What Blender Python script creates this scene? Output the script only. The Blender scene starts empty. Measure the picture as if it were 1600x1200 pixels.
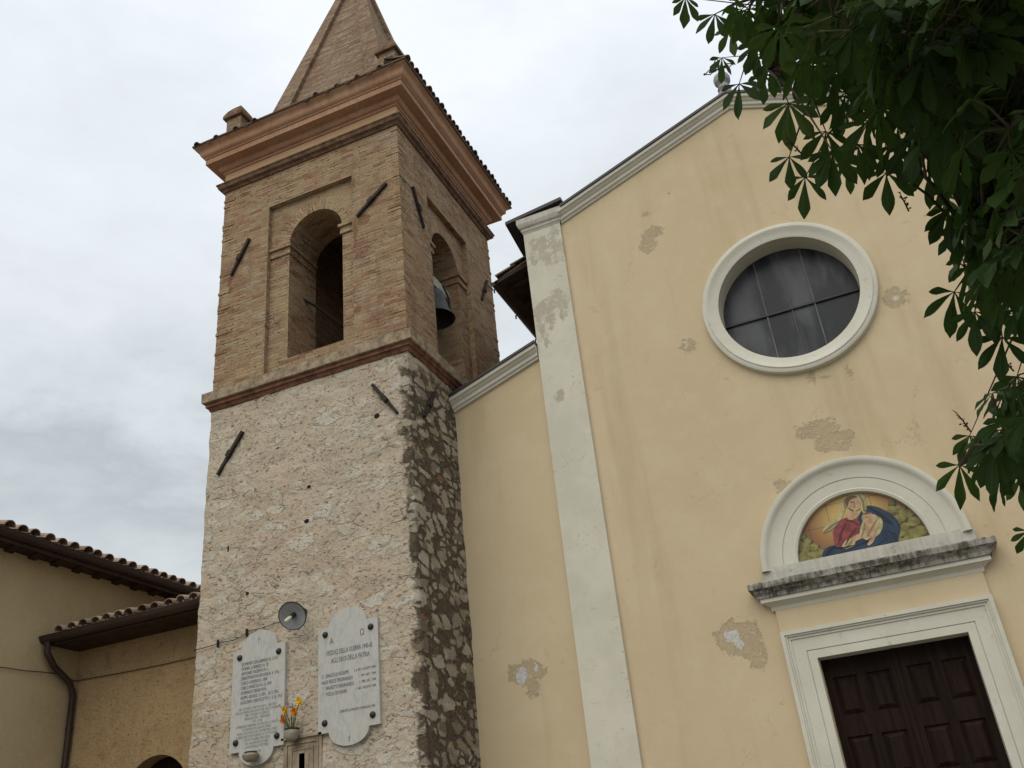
import bpy, bmesh, math, random
from mathutils import Vector, Matrix, noise
from mathutils.geometry import tessellate_polygon
random.seed(7)
scene = bpy.context.scene
COL = scene.collection
PI = math.pi
V = Vector

# ------------------------------------------------------------------ camera
YAW, PITCH, ROLL, FOC = 0.356762, 0.492749, -0.109002, 1455.0     # eye is the origin, ground at GZ
fw = V((-math.sin(YAW)*math.cos(PITCH), math.cos(YAW)*math.cos(PITCH), math.sin(PITCH)))
rt0 = V((math.cos(YAW), math.sin(YAW), 0)); up0 = rt0.cross(fw)
rt = rt0*math.cos(ROLL)+up0*math.sin(ROLL); up = -rt0*math.sin(ROLL)+up0*math.cos(ROLL)
cam = bpy.data.cameras.new('camera'); camo = bpy.data.objects.new('camera', cam); COL.objects.link(camo)
cam.sensor_width = 36; cam.lens = 36*FOC/1600; cam.clip_start = .05; cam.clip_end = 2000
camo.matrix_world = Matrix(((rt.x, up.x, -fw.x, 0), (rt.y, up.y, -fw.y, 0), (rt.z, up.z, -fw.z, 0), (0, 0, 0, 1)))
scene.camera = camo
def px_dir(x, y):
    return (rt*((x-800)/FOC)+up*((600-y)/FOC)+fw).normalized()
def to_px(p):
    z = p.dot(fw)
    if z < .05: return None
    return 800+FOC*p.dot(rt)/z, 600-FOC*p.dot(up)/z

# ------------------------------------------------------------------ node helpers
def nd(nt, typ, ins=None, **at):
    n = nt.nodes.new(typ)
    for k, v in at.items(): setattr(n, k, v)
    for k, v in (ins or {}).items():
        s = n.inputs[k]
        if isinstance(v, bpy.types.NodeSocket): nt.links.new(v, s)
        else: s.default_value = v
    return n
def c4(c): return (c[0], c[1], c[2], 1)
class G:                                   # tiny node graph wrapper
    def __init__(s, name):
        s.m = bpy.data.materials.new(name); s.m.use_nodes = True
        s.nt = s.m.node_tree; s.b = s.nt.nodes['Principled BSDF']
        s.pos = nd(s.nt, 'ShaderNodeNewGeometry').outputs['Position']
    def n(s, typ, ins=None, **at): return nd(s.nt, typ, ins, **at)
    def noise(s, scale, detail=4, rough=.55, vec=None, dist=0, out='Fac'):
        return s.n('ShaderNodeTexNoise', {'Vector': vec or s.pos, 'Scale': scale, 'Detail': detail, 'Roughness': rough, 'Distortion': dist}).outputs[out]
    def ramp(s, f, a, b, lo=0., hi=1.):
        return s.n('ShaderNodeMapRange', {'Value': f, 'From Min': a, 'From Max': b, 'To Min': lo, 'To Max': hi}, interpolation_type='SMOOTHSTEP').outputs['Result']
    def mix(s, f, a, b, mode='MIX'):
        n = s.n('ShaderNodeMix', data_type='RGBA', blend_type=mode)
        for i, v in ((0, f), (6, a), (7, b)):
            if isinstance(v, bpy.types.NodeSocket): s.nt.links.new(v, n.inputs[i])
            else: n.inputs[i].default_value = c4(v) if i else v
        return n.outputs[2]
    def math(s, op, a, b=0.):
        n = s.n('ShaderNodeMath', {0: a, 1: b}, operation=op); return n.outputs[0]
    def vm(s, op, a, b=(0, 0, 0)):
        n = s.n('ShaderNodeVectorMath', {0: a, 1: b}, operation=op)
        return n.outputs['Value'] if op in ('LENGTH', 'DOT_PRODUCT') else n.outputs[0]
    def scl(s, v): return s.vm('MULTIPLY', s.pos, v)
    def sep(s, v=None):
        return s.n('ShaderNodeSeparateXYZ', {0: v or s.pos}).outputs
    def uv(s): return s.n('ShaderNodeUVMap').outputs[0]
    def bump(s, h, dist=.01, strength=1., normal=None):
        d = {'Height': h, 'Distance': dist, 'Strength': strength}
        if normal: d['Normal'] = normal
        return s.n('ShaderNodeBump', d).outputs[0]
    def done(s, col, rough=.85, nrm=None, spec=.25, metal=0):
        for k, v in (('Base Color', c4(col) if isinstance(col, tuple) else col), ('Roughness', rough), ('Normal', nrm), ('Specular IOR Level', spec), ('Metallic', metal)):
            if v is None: continue
            if isinstance(v, bpy.types.NodeSocket): s.nt.links.new(v, s.b.inputs[k])
            else: s.b.inputs[k].default_value = v
        return s.m

# ------------------------------------------------------------------ sky, sun, exposure
SUN_EL, SUN_AZ = math.radians(50), math.radians(188)      # azimuth clockwise from +Y: behind the camera, to the left
w = bpy.data.worlds.new('World'); scene.world = w; w.use_nodes = True
nt = w.node_tree; nt.nodes.clear()
sky = nd(nt, 'ShaderNodeTexSky', sky_type='NISHITA', sun_disc=False, sun_elevation=SUN_EL, sun_rotation=SUN_AZ)
bg1 = nd(nt, 'ShaderNodeBackground', {'Color': sky.outputs[0], 'Strength': .1})
dirn = nd(nt, 'ShaderNodeTexCoord').outputs['Generated']
zz = nd(nt, 'ShaderNodeSeparateXYZ', {0: dirn}).outputs['Z']
flat = nd(nt, 'ShaderNodeVectorMath', {0: dirn, 1: (1, 1, 2.2)}, operation='MULTIPLY').outputs[0]
n1 = nd(nt, 'ShaderNodeTexNoise', {'Vector': flat, 'Scale': 2.6, 'Detail': 7, 'Roughness': .55, 'Distortion': .5}).outputs['Fac']
n2 = nd(nt, 'ShaderNodeTexNoise', {'Vector': flat, 'Scale': 7., 'Detail': 5, 'Roughness': .6, 'Distortion': .3}).outputs['Fac']
el = nd(nt, 'ShaderNodeMapRange', {'Value': zz, 'From Min': 0., 'From Max': .8, 'To Min': 0, 'To Max': 1}).outputs[0]
a1 = nd(nt, 'ShaderNodeMath', {0: n1, 1: .52, 2: -.26}, operation='MULTIPLY_ADD').outputs[0]
a2 = nd(nt, 'ShaderNodeMath', {0: n2, 1: .36, 2: -.18}, operation='MULTIPLY_ADD').outputs[0]
s1 = nd(nt, 'ShaderNodeMath', {0: el, 1: a1}, operation='ADD').outputs[0]
s2 = nd(nt, 'ShaderNodeMath', {0: s1, 1: a2}, operation='ADD').outputs[0]
cr = nd(nt, 'ShaderNodeValToRGB', {'Fac': s2}); e = cr.color_ramp.elements
e[0].position = 0; e[0].color = (.60, .64, .67, 1); e[1].position = 1.0; e[1].color = (.90, .935, .985, 1)
for p_, c_ in ((.36, (.63, .67, .69, 1)), (.43, (.56, .60, .625, 1)), (.50, (.485, .53, .555, 1)), (.60, (.64, .685, .715, 1)), (.72, (.74, .785, .82, 1)), (.86, (.80, .85, .905, 1))):
    q_ = e.new(p_); q_.color = c_
bg2 = nd(nt, 'ShaderNodeBackground', {'Color': cr.outputs[0], 'Strength': 1.0})
mx = nd(nt, 'ShaderNodeMixShader', {0: .94, 1: bg1.outputs[0], 2: bg2.outputs[0]})
wo = nd(nt, 'ShaderNodeOutputWorld', {'Surface': mx.outputs[0]})
sl = bpy.data.lights.new('sun', 'SUN'); sl.energy = 1.35; sl.angle = math.radians(60); sl.color = (1, .94, .82)
so = bpy.data.objects.new('sun', sl); COL.objects.link(so)
sd = V((math.sin(SUN_AZ)*math.cos(SUN_EL), math.cos(SUN_AZ)*math.cos(SUN_EL), math.sin(SUN_EL)))
so.rotation_euler = sd.to_track_quat('Z', 'Y').to_euler()
scene.view_settings.view_transform = 'Standard'; scene.view_settings.look = 'None'
scene.view_settings.exposure = 0.14; scene.view_settings.gamma = 1

# ------------------------------------------------------------------ mesh helpers
GZ = -1.6
class MB:
    def __init__(s): s.v = []; s.f = []; s.mi = []; s.uv = []; s.m = 0
    def face(s, pts, uvs=None):
        i = len(s.v); s.v += [V(p) for p in pts]; s.f.append(list(range(i, i+len(pts)))); s.mi.append(s.m); s.uv.append(uvs)
    def quadstrip(s, rows, closed=False, uvf=None):       # rows of equal length
        n = len(rows[0])
        for a in range(len(rows)-1):
            for b in range(n if closed else n-1):
                c = (b+1) % n
                u = None
                if uvf: u = [uvf(a, b), uvf(a, b+1), uvf(a+1, b+1), uvf(a+1, b)]
                s.face([rows[a][b], rows[a][c], rows[a+1][c], rows[a+1][b]], u)
    def box(s, x0, x1, y0, y1, z0, z1):
        p = [V((x, y, z)) for z in (z0, z1) for y in (y0, y1) for x in (x0, x1)]
        for q in ((0, 1, 5, 4), (2, 6, 7, 3), (0, 4, 6, 2), (1, 3, 7, 5), (0, 2, 3, 1), (4, 5, 7, 6)): s.face([p[i] for i in q])
    def hexa(s, b, t):                                    # two quads, bottom and top
        s.face(b); s.face(t)
        for i in range(len(b)):
            j = (i+1) % len(b); s.face([b[i], b[j], t[j], t[i]])
    def poly(s, outer, holes, f):                         # 2-D polygon with holes through mapping f(a,b)
        loops = [[V((a, b, 0)) for a, b in l] for l in [outer]+list(holes)]
        flatl = [q for l in loops for q in l]
        for t in tessellate_polygon(loops):
            s.face([f(flatl[i].x, flatl[i].y) for i in t])
    def prism(s, loop, f0, f1, cap0=True, cap1=True, holes=()):   # outline between two mappings
        if cap0: s.poly(loop, holes, f0)
        if cap1: s.poly(loop, holes, f1)
        for l in [loop]+list(holes):
            for i in range(len(l)):
                a, b = l[i], l[(i+1) % len(l)]
                s.face([f0(*a), f0(*b), f1(*b), f1(*a)])
    def tube(s, pts, r, n=8, caps=True):
        pts = [V(p) for p in pts]; rows = []
        rr = r if isinstance(r, (list, tuple)) else [r]*len(pts)
        prev = None
        for i, p in enumerate(pts):
            t = (pts[min(i+1, len(pts)-1)]-pts[max(i-1, 0)])
            if t.length < 1e-9: t = V((0, 0, 1))
            t.normalize()
            a = prev if prev is not None else (V((0, 0, 1)) if abs(t.z) < .9 else V((1, 0, 0)))
            a = a-t*a.dot(t)
            if a.length < 1e-6: a = t.orthogonal()
            a.normalize(); prev = a; b = t.cross(a)
            rows.append([p+(a*math.cos(2*PI*k/n)+b*math.sin(2*PI*k/n))*rr[i] for k in range(n)])
        s.quadstrip(rows, True)
        if caps: s.face(rows[0]); s.face(rows[-1])
    def lathe(s, prof, c, axis=V((0, 0, 1)), n=24):
        axis = axis.normalized(); a = axis.orthogonal().normalized(); b = axis.cross(a); c = V(c)
        rows = [[c+axis*h+(a*math.cos(2*PI*k/n)+b*math.sin(2*PI*k/n))*max(r, 1e-4) for k in range(n)] for r, h in prof]
        s.quadstrip(rows, True)
    def rect_sweep(s, x0, x1, y0, y1, prof):              # moulding round a rectangle, mitred
        rows = [[V((x0-o, y0-o, z)), V((x1+o, y0-o, z)), V((x1+o, y1+o, z)), V((x0-o, y1+o, z))] for o, z in prof]
        s.quadstrip(rows, True)
    def build(s, name, mats, parent=None, smooth=False, weld=False, loc=None, kind=None):
        base = V((0, 0, 0))
        if parent is not None: base = V(parent['_w'])
        elif loc is not None: base = V(loc)
        me = bpy.data.meshes.new(name)
        me.from_pydata([p-base for p in s.v], [], s.f)
        for m in (mats if isinstance(mats, (list, tuple)) else [mats]): me.materials.append(m)
        me.polygons.foreach_set('material_index', s.mi)
        ul = me.uv_layers.new(name='UVMap')
        for p in me.polygons:
            u = s.uv[p.index]; nn = p.normal
            for k, li in enumerate(p.loop_indices):
                if u: ul.data[li].uv = u[k]; continue
                q = s.v[s.f[p.index][k]]
                if abs(nn.z) > .8: ul.data[li].uv = (q.x, q.y)
                elif abs(nn.x) > abs(nn.y): ul.data[li].uv = (q.y, q.z)
                else: ul.data[li].uv = (q.x, q.z)
        if weld or smooth:
            bm = bmesh.new(); bm.from_mesh(me)
            bmesh.ops.remove_doubles(bm, verts=bm.verts, dist=2e-4)
            bmesh.ops.recalc_face_normals(bm, faces=bm.faces)
            bm.to_mesh(me); bm.free()
        if smooth:
            me.polygons.foreach_set('use_smooth', [True]*len(me.polygons))
            if smooth != 'all': me.set_sharp_from_angle(angle=math.radians(35))
        o = bpy.data.objects.new(name, me); COL.objects.link(o)
        if parent is not None: o.parent = parent
        else: o.location = base
        o['_w'] = tuple(base)
        if kind: o['kind'] = kind
        return o
def tag(o, label, cat, group=None):
    o['label'] = label; o['category'] = cat
    if group: o['group'] = group
    return o
def thing(name, label, cat, loc, group=None):
    o = bpy.data.objects.new(name, None); COL.objects.link(o); o.location = loc; o.empty_display_size = .2
    o['_w'] = tuple(loc); return tag(o, label, cat, group)
def part_label(o, label): o['label'] = label; return o

# ------------------------------------------------------------------ materials
def spots(g, lst, amp=.24, sc=5.0):
    wob = g.vm('MULTIPLY', g.vm('SUBTRACT', g.noise(sc, 8, .8, out='Color'), (.5, .5, .5)), (amp*2.4, 0, amp*2.4))
    p = g.vm('ADD', g.pos, wob); out = None
    for cx, cz, rx, rz in lst:
        d = g.vm('LENGTH', g.vm('MULTIPLY', g.vm('SUBTRACT', p, (cx, 0, cz)), (1/rx, 0, 1/rz)))
        m = g.ramp(d, 1.0, .90)
        out = m if out is None else g.math('MAXIMUM', out, m)
    return out
def m_brick(name, ca, cb, mort, patch, dark=.5, rust=None):
    g = G(name); uv = g.uv()
    wob = g.noise(9, 2, vec=uv, out='Color')
    uvd = g.vm('ADD', uv, g.vm('MULTIPLY', g.vm('SUBTRACT', wob, (.5, .5, .5)), (.02, .022, 0)))
    b = g.n('ShaderNodeTexBrick', {'Vector': uvd, 'Color1': c4(ca), 'Color2': c4(cb), 'Mortar': c4(mort), 'Scale': 1., 'Mortar Size': .009, 'Mortar Smooth': .35, 'Bias': 0., 'Brick Width': .27, 'Row Height': .068})
    b2 = g.n('ShaderNodeTexBrick', {'Vector': g.vm('ADD', uvd, (.135*7, .068*12, 0)), 'Color1': (0, 0, 0, 1), 'Color2': (1, 1, 1, 1), 'Mortar': (.5, .5, .5, 1), 'Scale': 1., 'Mortar Size': .0, 'Bias': 0., 'Brick Width': .27, 'Row Height': .068})
    col = b.outputs['Color']
    rnd = b2.outputs['Color']
    col = g.mix(g.ramp(rnd, .80, .95, 0, .65), col, (.25, .115, .07))
    col = g.mix(g.ramp(rnd, .22, .05, 0, .6), col, (.47, .40, .29))
    p1 = g.noise(.75, 5, .6); p2 = g.noise(1.6, 5, .65, vec=g.vm('ADD', g.pos, (13, 5, 2)))
    col = g.mix(g.ramp(p1, .5, .68, 0, .6), col, patch[0])
    col = g.mix(g.ramp(p2, .54, .68, 0, .6), col, patch[1])
    p3 = g.noise(2.4, 6, .7, vec=g.scl((1, 1, 2.2)))
    col = g.mix(g.ramp(p3, .56, .74, 0, .55), col, patch[2])
    p4 = g.noise(1.1, 6, .65, vec=g.vm('ADD', g.pos, (41, 3, 12)))
    col = g.mix(g.ramp(p4, .54, .7, 0, .6), col, tuple(q*.62 for q in patch[1]))
    stain = g.noise(1, 5, .65, vec=g.vm('ADD', g.scl((2.6, 2.6, .55)), (3, 8, 2)))
    col = g.mix(g.ramp(stain, .54, .72, 0, .5), col, (.17, .125, .085))
    fine = g.noise(40, 3, .7)
    col = g.mix(g.ramp(fine, .3, .75, .45, 0), col, (.06, .042, .03))
    # missing joints: thin dark dashes along the courses
    dash = g.noise(1, 4, .75, vec=g.vm('MULTIPLY', uvd, (5, 24, 1)))
    area = g.ramp(g.noise(1.3, 4, .6, vec=g.vm('ADD', g.pos, (1, 17, 6))), .38, .6)
    dm = g.math('MULTIPLY', g.math('MULTIPLY', g.ramp(dash, .53, .6), area), g.ramp(b.outputs['Fac'], .05, .5))
    col = g.mix(g.math('MULTIPLY', dm, dark), col, (.05, .03, .02))
    h = g.math('ADD', g.math('MULTIPLY', b.outputs['Fac'], -.9), g.math('MULTIPLY', fine, .5))
    h = g.math('SUBTRACT', h, dm)
    if rust:
        m_ = spots(g, rust, .07, 9); col = g.mix(g.math('MULTIPLY', m_, .6), col, (.16, .075, .035))
    return g.done(col, .92, g.bump(h, .022, .9), .1)
BRICK = m_brick('tower_brick', (.48, .325, .185), (.33, .20, .115), (.46, .365, .245), ((.49, .375, .21), (.43, .245, .155), (.52, .46, .34)), .95, [(-9.57, 10.30, .05, .12), (-9.54, 10.1, .03, .1), (-6.88, 10.42, .05, .30), (-6.7, 10.6, .14, .12), (-9.2, 8.13, .2, .04), (-9.35, 12.3, .12, .025), (-6.9, 8.75, .12, .06)])
BRICK_SPIRE = m_brick('spire_brick', (.40, .28, .17), (.25, .155, .10), (.33, .265, .195), ((.38, .29, .195), (.30, .20, .14), (.36, .33, .265)), .95)

def m_stone():
    g = G('tower_stone'); x, y, z = g.sep()
    jag = g.noise(2.6, 6, .7)
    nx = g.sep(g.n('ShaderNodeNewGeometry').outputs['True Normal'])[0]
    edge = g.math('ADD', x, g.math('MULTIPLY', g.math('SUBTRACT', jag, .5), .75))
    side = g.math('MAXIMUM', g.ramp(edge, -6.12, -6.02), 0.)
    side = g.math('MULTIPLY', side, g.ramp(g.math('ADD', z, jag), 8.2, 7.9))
    wob = g.vm('MULTIPLY', g.vm('SUBTRACT', g.noise(3.5, 3, out='Color'), (.5, .5, .5)), (.16, .16, .12))
    p = g.vm('ADD', g.pos, wob)
    def cells(sc, rnd=.9):
        pv = g.vm('MULTIPLY', p, sc)
        a = g.n('ShaderNodeTexVoronoi', {'Vector': pv, 'Scale': 1., 'Randomness': rnd}, feature='F1')
        d = g.n('ShaderNodeTexVoronoi', {'Vector': pv, 'Scale': 1., 'Randomness': rnd}, feature='DISTANCE_TO_EDGE')
        return g.sep(a.outputs['Color']), d.outputs['Distance']
    rc, de = cells((2.3, 2.3, 5.2))
    rc2, de2 = cells((4.2, 4.2, 8.2))
    n_f = g.noise(16, 6, .72); n_m = g.noise(1.1, 5, .6); n_l = g.noise(.5, 3)
    n_g = g.noise(60, 3, .7); n_h = g.noise(5.5, 6, .72, vec=g.vm('ADD', g.scl((1, 1, 1.7)), (9, 2, 4)))
    nse = g.math('MULTIPLY', g.math('SUBTRACT', n_f, .5), .3)
    # front: pinkish lime mortar smeared over most stones, some pale blocks bare
    bare = g.math('MULTIPLY', g.ramp(g.math('ADD', rc[0], g.math('MULTIPLY', g.math('SUBTRACT', n_h, .5), .9)), .62, .92), g.ramp(g.math('ADD', de, nse), .05, .17))
    bare2 = g.math('MULTIPLY', g.ramp(g.math('ADD', rc2[1], g.math('MULTIPLY', g.math('SUBTRACT', n_h, .5), .6)), .68, .92), g.ramp(g.math('ADD', de2, nse), .07, .2))
    mort = g.mix(g.ramp(n_m, .35, .65), (.56, .465, .345), (.585, .505, .39))
    mort = g.mix(g.ramp(n_l, .5, .7, 0, .5), mort, (.57, .435, .315))
    mort = g.mix(g.ramp(n_h, .48, .66, 0, .75), mort, (.49, .42, .335))
    mort = g.mix(g.ramp(g.noise(3.1, 6, .7, vec=g.vm('ADD', g.pos, (3, 9, 4))), .54, .68, 0, .6), mort, (.64, .555, .44))
    mort = g.mix(g.ramp(rc[1], .0, 1., 0, .25), mort, (.40, .31, .22))
    st = g.mix(rc[2], (.57, .515, .405), (.64, .605, .525)); st = g.mix(g.ramp(rc[1], .65, .9, 0, .8), st, (.56, .465, .30))
    st = g.mix(g.ramp(n_f, .5, .72, 0, .4), st, (.42, .37, .29))
    fr = g.mix(g.math('MULTIPLY', bare, .85), mort, st); fr = g.mix(g.math('MULTIPLY', bare2, .7), fr, (.64, .595, .50))
    joint = g.math('MULTIPLY', g.ramp(de, .05, .0), g.ramp(g.noise(3.3, 5, .75), .5, .64))
    fr = g.mix(g.math('MULTIPLY', joint, .5), fr, (.25, .195, .14))
    pit = g.noise(1, 5, .78, vec=g.scl((13, 13, 24)))
    fr = g.mix(g.ramp(pit, .585, .66, 0, .8), fr, (.17, .12, .085))  # small dark dashes: shadows of chips painted into the stone colour
    fr = g.mix(g.ramp(n_g, .25, .6, .25, 0), fr, (.22, .16, .11))
    rust = g.noise(1.9, 4, .6, vec=g.vm('ADD', g.pos, (31, 7, 1)))
    fr = g.mix(g.ramp(rust, .62, .74, 0, .5), fr, (.46, .29, .14))
    holes = spots(g, [(-7.84, 5.22, .055, .04), (-7.8, 5.78, .04, .03), (-9.3, 5.1, .02, .06), (-6.55, 6.66, .05, .05), (-8.4, 6.6, .03, .02), (-8.9, 4.3, .03, .025)], .03, 14)
    fr = g.mix(holes, fr, (.03, .022, .016))  # put-log holes as colour only: dark spots for the shade inside
    # side: weathered dark mortar round pale stones
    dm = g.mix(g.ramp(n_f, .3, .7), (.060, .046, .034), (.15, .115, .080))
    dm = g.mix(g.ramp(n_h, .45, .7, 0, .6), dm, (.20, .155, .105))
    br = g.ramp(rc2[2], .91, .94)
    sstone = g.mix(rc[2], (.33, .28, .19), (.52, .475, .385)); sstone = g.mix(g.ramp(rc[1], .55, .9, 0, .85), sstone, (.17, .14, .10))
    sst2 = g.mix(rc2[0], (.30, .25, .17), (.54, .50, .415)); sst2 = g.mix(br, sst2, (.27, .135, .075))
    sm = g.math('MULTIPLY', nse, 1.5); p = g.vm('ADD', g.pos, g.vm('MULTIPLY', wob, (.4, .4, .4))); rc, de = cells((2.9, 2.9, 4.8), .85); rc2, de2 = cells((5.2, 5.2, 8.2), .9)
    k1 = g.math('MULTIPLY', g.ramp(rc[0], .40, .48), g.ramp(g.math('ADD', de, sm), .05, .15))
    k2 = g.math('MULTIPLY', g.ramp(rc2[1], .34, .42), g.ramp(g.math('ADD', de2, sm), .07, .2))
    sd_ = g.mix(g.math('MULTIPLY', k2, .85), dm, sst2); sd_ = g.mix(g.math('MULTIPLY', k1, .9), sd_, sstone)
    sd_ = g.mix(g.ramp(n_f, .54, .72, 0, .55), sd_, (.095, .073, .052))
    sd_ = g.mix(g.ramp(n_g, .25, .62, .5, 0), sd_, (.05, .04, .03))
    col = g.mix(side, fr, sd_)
    hf = g.math('ADD', g.math('MULTIPLY', bare, .5), g.math('ADD', g.math('MULTIPLY', n_f, 1.6), g.math('MULTIPLY', g.ramp(pit, .56, .68), -1.0)))
    hf = g.math('SUBTRACT', hf, joint)
    hs = g.math('ADD', g.math('MAXIMUM', k1, k2), g.math('MULTIPLY', n_f, 1.1))
    h = g.n('ShaderNodeMix', {0: side, 2: hf, 3: hs}, data_type='FLOAT').outputs[0]
    return g.done(col, .95, g.bump(h, .032, .8), .08)
STONE = m_stone()

PEEL = [(-2.03, 9.52, .20, .12), (-2.12, 9.30, .16, .15), (1.27, 7.05, .16, .16), (-1.84, 7.22, .14, .12), (-.28, 5.32, .30, .10), (-.12, 5.10, .28, .17), (-1.98, 2.66, .33, .26), (-1.78, 2.42, .11, .24), (-5.12, 2.74, .32, .16), (-5.03, 2.52, .12, .18), (-.95, 4.62, .13, .10), (-.16, 6.14, .03, .13), (.02, 6.1, .07, .035), (.35, 6.1, .03, .1), (-1.6, 10.2, .04, .04), (-2.05, 9.95, .05, .04)]
PALE = [(-2.08, 2.70, .11, .09), (-2.0, 2.58, .05, .06), (-5.19, 2.69, .09, .13), (1.28, 7.03, .04, .05), (-1.84, 7.24, .03, .03), (-4.95, 2.78, .035, .05)]
def m_ochre(name='ochre_plaster', peel=True, base=((.585, .475, .31), (.55, .44, .28), (.61, .505, .34))):
    g = G(name)
    n1 = g.noise(.45, 5, .6); n2 = g.noise(2.2, 5, .65); n3 = g.noise(70, 2)
    col = g.mix(g.ramp(n1, .35, .65), base[0], base[1]); col = g.mix(g.ramp(n2, .45, .7, 0, .55), col, base[2])
    run = g.noise(1, 4, .6, vec=g.scl((2.2, 2.2, .22)))
    col = g.mix(g.ramp(run, .52, .75, 0, .35), col, (.40, .31, .18))
    nh = g.noise(7, 6, .75)
    crk = g.n('ShaderNodeTexVoronoi', {'Vector': g.vm('ADD', g.scl((.55, 1, .4)), g.vm('MULTIPLY', g.noise(2.2, 6, .7, out='Color'), (.5, 0, .5))), 'Scale': 1.}, feature='DISTANCE_TO_EDGE').outputs['Distance']
    crm = g.math('MULTIPLY', g.ramp(crk, .004, .0015), g.ramp(g.noise(.9, 4, .6, vec=g.vm('ADD', g.pos, (9, 0, 3))), .52, .62))
    col = g.mix(g.math('MULTIPLY', crm, .4), col, (.26, .20, .125))
    dirt = g.math('MULTIPLY', g.ramp(nh, .56, .68), g.ramp(g.noise(.8, 4, .6, vec=g.vm('ADD', g.pos, (5, 0, 8))), .5, .66))
    col = g.mix(g.math('MULTIPLY', dirt, .45), col, (.28, .225, .15))
    speck = g.noise(16, 3, .8, vec=g.vm('ADD', g.pos, (2, 2, 2)))
    col = g.mix(g.ramp(speck, .725, .755, 0, .7), col, (.25, .19, .12))
    h = g.math('ADD', g.math('MULTIPLY', n3, .35), g.math('MULTIPLY', g.noise(5, 4), 1.2))
    if peel:
        m1 = g.math('MULTIPLY', spots(g, PEEL), g.ramp(g.noise(11, 6, .75), .40, .50, .25, .95)); m2 = spots(g, PALE, .12, 11)
        pc = g.mix(g.noise(6, 4), (.39, .31, .20), (.49, .395, .26))
        col = g.mix(m1, col, pc); col = g.mix(m2, col, (.56, .545, .51))
        h = g.math('SUBTRACT', h, g.math('MULTIPLY', m1, 2.2))
    return g.done(col, .9, g.bump(h, .006, .6), .12)
OCHRE = m_ochre()
OCHRE_PLAIN = m_ochre('ochre_plaster_sound', False)

def m_white(name, c1, c2, grime=(.22, .2, .16), amt=.35, wear=None, streak=0.):
    g = G(name)
    n1 = g.noise(1.3, 5, .65); n2 = g.noise(11, 5, .75)
    col = g.mix(g.ramp(n1, .35, .68), c1, c2)
    d = g.math('MULTIPLY', g.ramp(n2, .56, .66), g.ramp(g.noise(1.7, 4, .6, vec=g.vm('ADD', g.pos, (7, 3, 1))), .46, .62))
    col = g.mix(g.math('MULTIPLY', d, amt), col, grime)
    if streak:
        s_ = g.noise(1, 5, .75, vec=g.scl((17, 17, 2.4))); s2_ = g.noise(1, 4, .6, vec=g.scl((2.2, 2.2, 7)))
        col = g.mix(g.math('MULTIPLY', g.ramp(g.math('ADD', s_, g.math('MULTIPLY', s2_, .7)), .68, 1.0), streak), col, (.060, .052, .044))
    h = g.math('MULTIPLY', g.noise(45, 3), .5)
    if wear:
        m1 = spots(g, wear, .22, 4)
        col = g.mix(g.math('MULTIPLY', m1, g.ramp(g.noise(9, 5, .7), .36, .52)), col, g.mix(g.noise(7, 3), (.37, .33, .255), (.50, .455, .36)))
        h = g.math('SUBTRACT', h, g.math('MULTIPLY', m1, 1.5))
        e_ = g.math('MULTIPLY', g.ramp(g.noise(22, 4, .75), .63, .68), g.ramp(g.sep()[0], -3.78, -3.64))
        col = g.mix(g.math('MULTIPLY', e_, .75), col, (.27, .215, .14))
    return g.done(col, .8, g.bump(h, .005, .5), .2)
WHITE = m_white('white_stucco', (.56, .535, .445), (.62, .595, .505))
WHITE_PIL = m_white('worn_white_stucco', (.56, .53, .43), (.63, .60, .49), wear=[(-4.0, 9.98, .16, .2), (-3.80, 9.75, .24, .26), (-4.14, 9.75, .1, .16), (-3.75, 8.55, .08, .22), (-3.72, 9.95, .09, .38), (-3.95, 8.74, .34, .12), (-4.10, 8.42, .16, .32), (-4.14, 8.1, .08, .2), (-4.02, 6.95, .07, .14), (-3.8, 8.9, .1, .1), (-4.1, 10.0, .08, .2)])
WHITE_OLD = m_white('stained_stucco', (.50, .47, .40), (.58, .56, .49), amt=.7, streak=.22)
WHITE_STREAK = m_white('streaked_stone', (.30, .275, .23), (.42, .40, .35), streak=.95, amt=.7)
def m_plain(name, c, rough=.7, var=.35, spec=.3, metal=0, sc=6, bump=.004):
    g = G(name); n_ = g.noise(sc, 5, .65)
    col = g.mix(g.ramp(n_, .3, .7), tuple(q*(1-var) for q in c), tuple(q*(1+var*.6) for q in c))
    return g.done(col, rough, g.bump(g.noise(sc*6, 3), bump, .6) if bump else None, spec, metal)
TERRA = m_white('terracotta_stucco', (.41, .225, .13), (.46, .28, .175), grime=(.22, .13, .08), amt=.6, streak=.22)
TERRA_LIGHT = m_white('apricot_stucco', (.50, .33, .19), (.47, .30, .17), grime=(.35, .25, .17), amt=.5)
OLDBRICK = m_plain('mossy_brick_moulding', (.17, .105, .068), .95, .45, .1, sc=8, bump=.012)
GREYSTONE = m_plain('mossy_stone', (.34, .27, .19), .95, .35, .1, sc=5, bump=.012)
REDBRICK = m_plain('red_brick_moulding', (.17, .085, .055), .9, .45, .1, sc=7, bump=.01)
IRON = m_plain('rusted_iron', (.035, .024, .02), .8, .4, .3, sc=14)
GUTTER = m_plain('brown_gutter_paint', (.045, .026, .020), .45, .25, .4, sc=3, bump=0)
COPING = m_plain('dark_metal_coping', (.045, .036, .036), .5, .25, .4, sc=3, bump=0)
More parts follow.
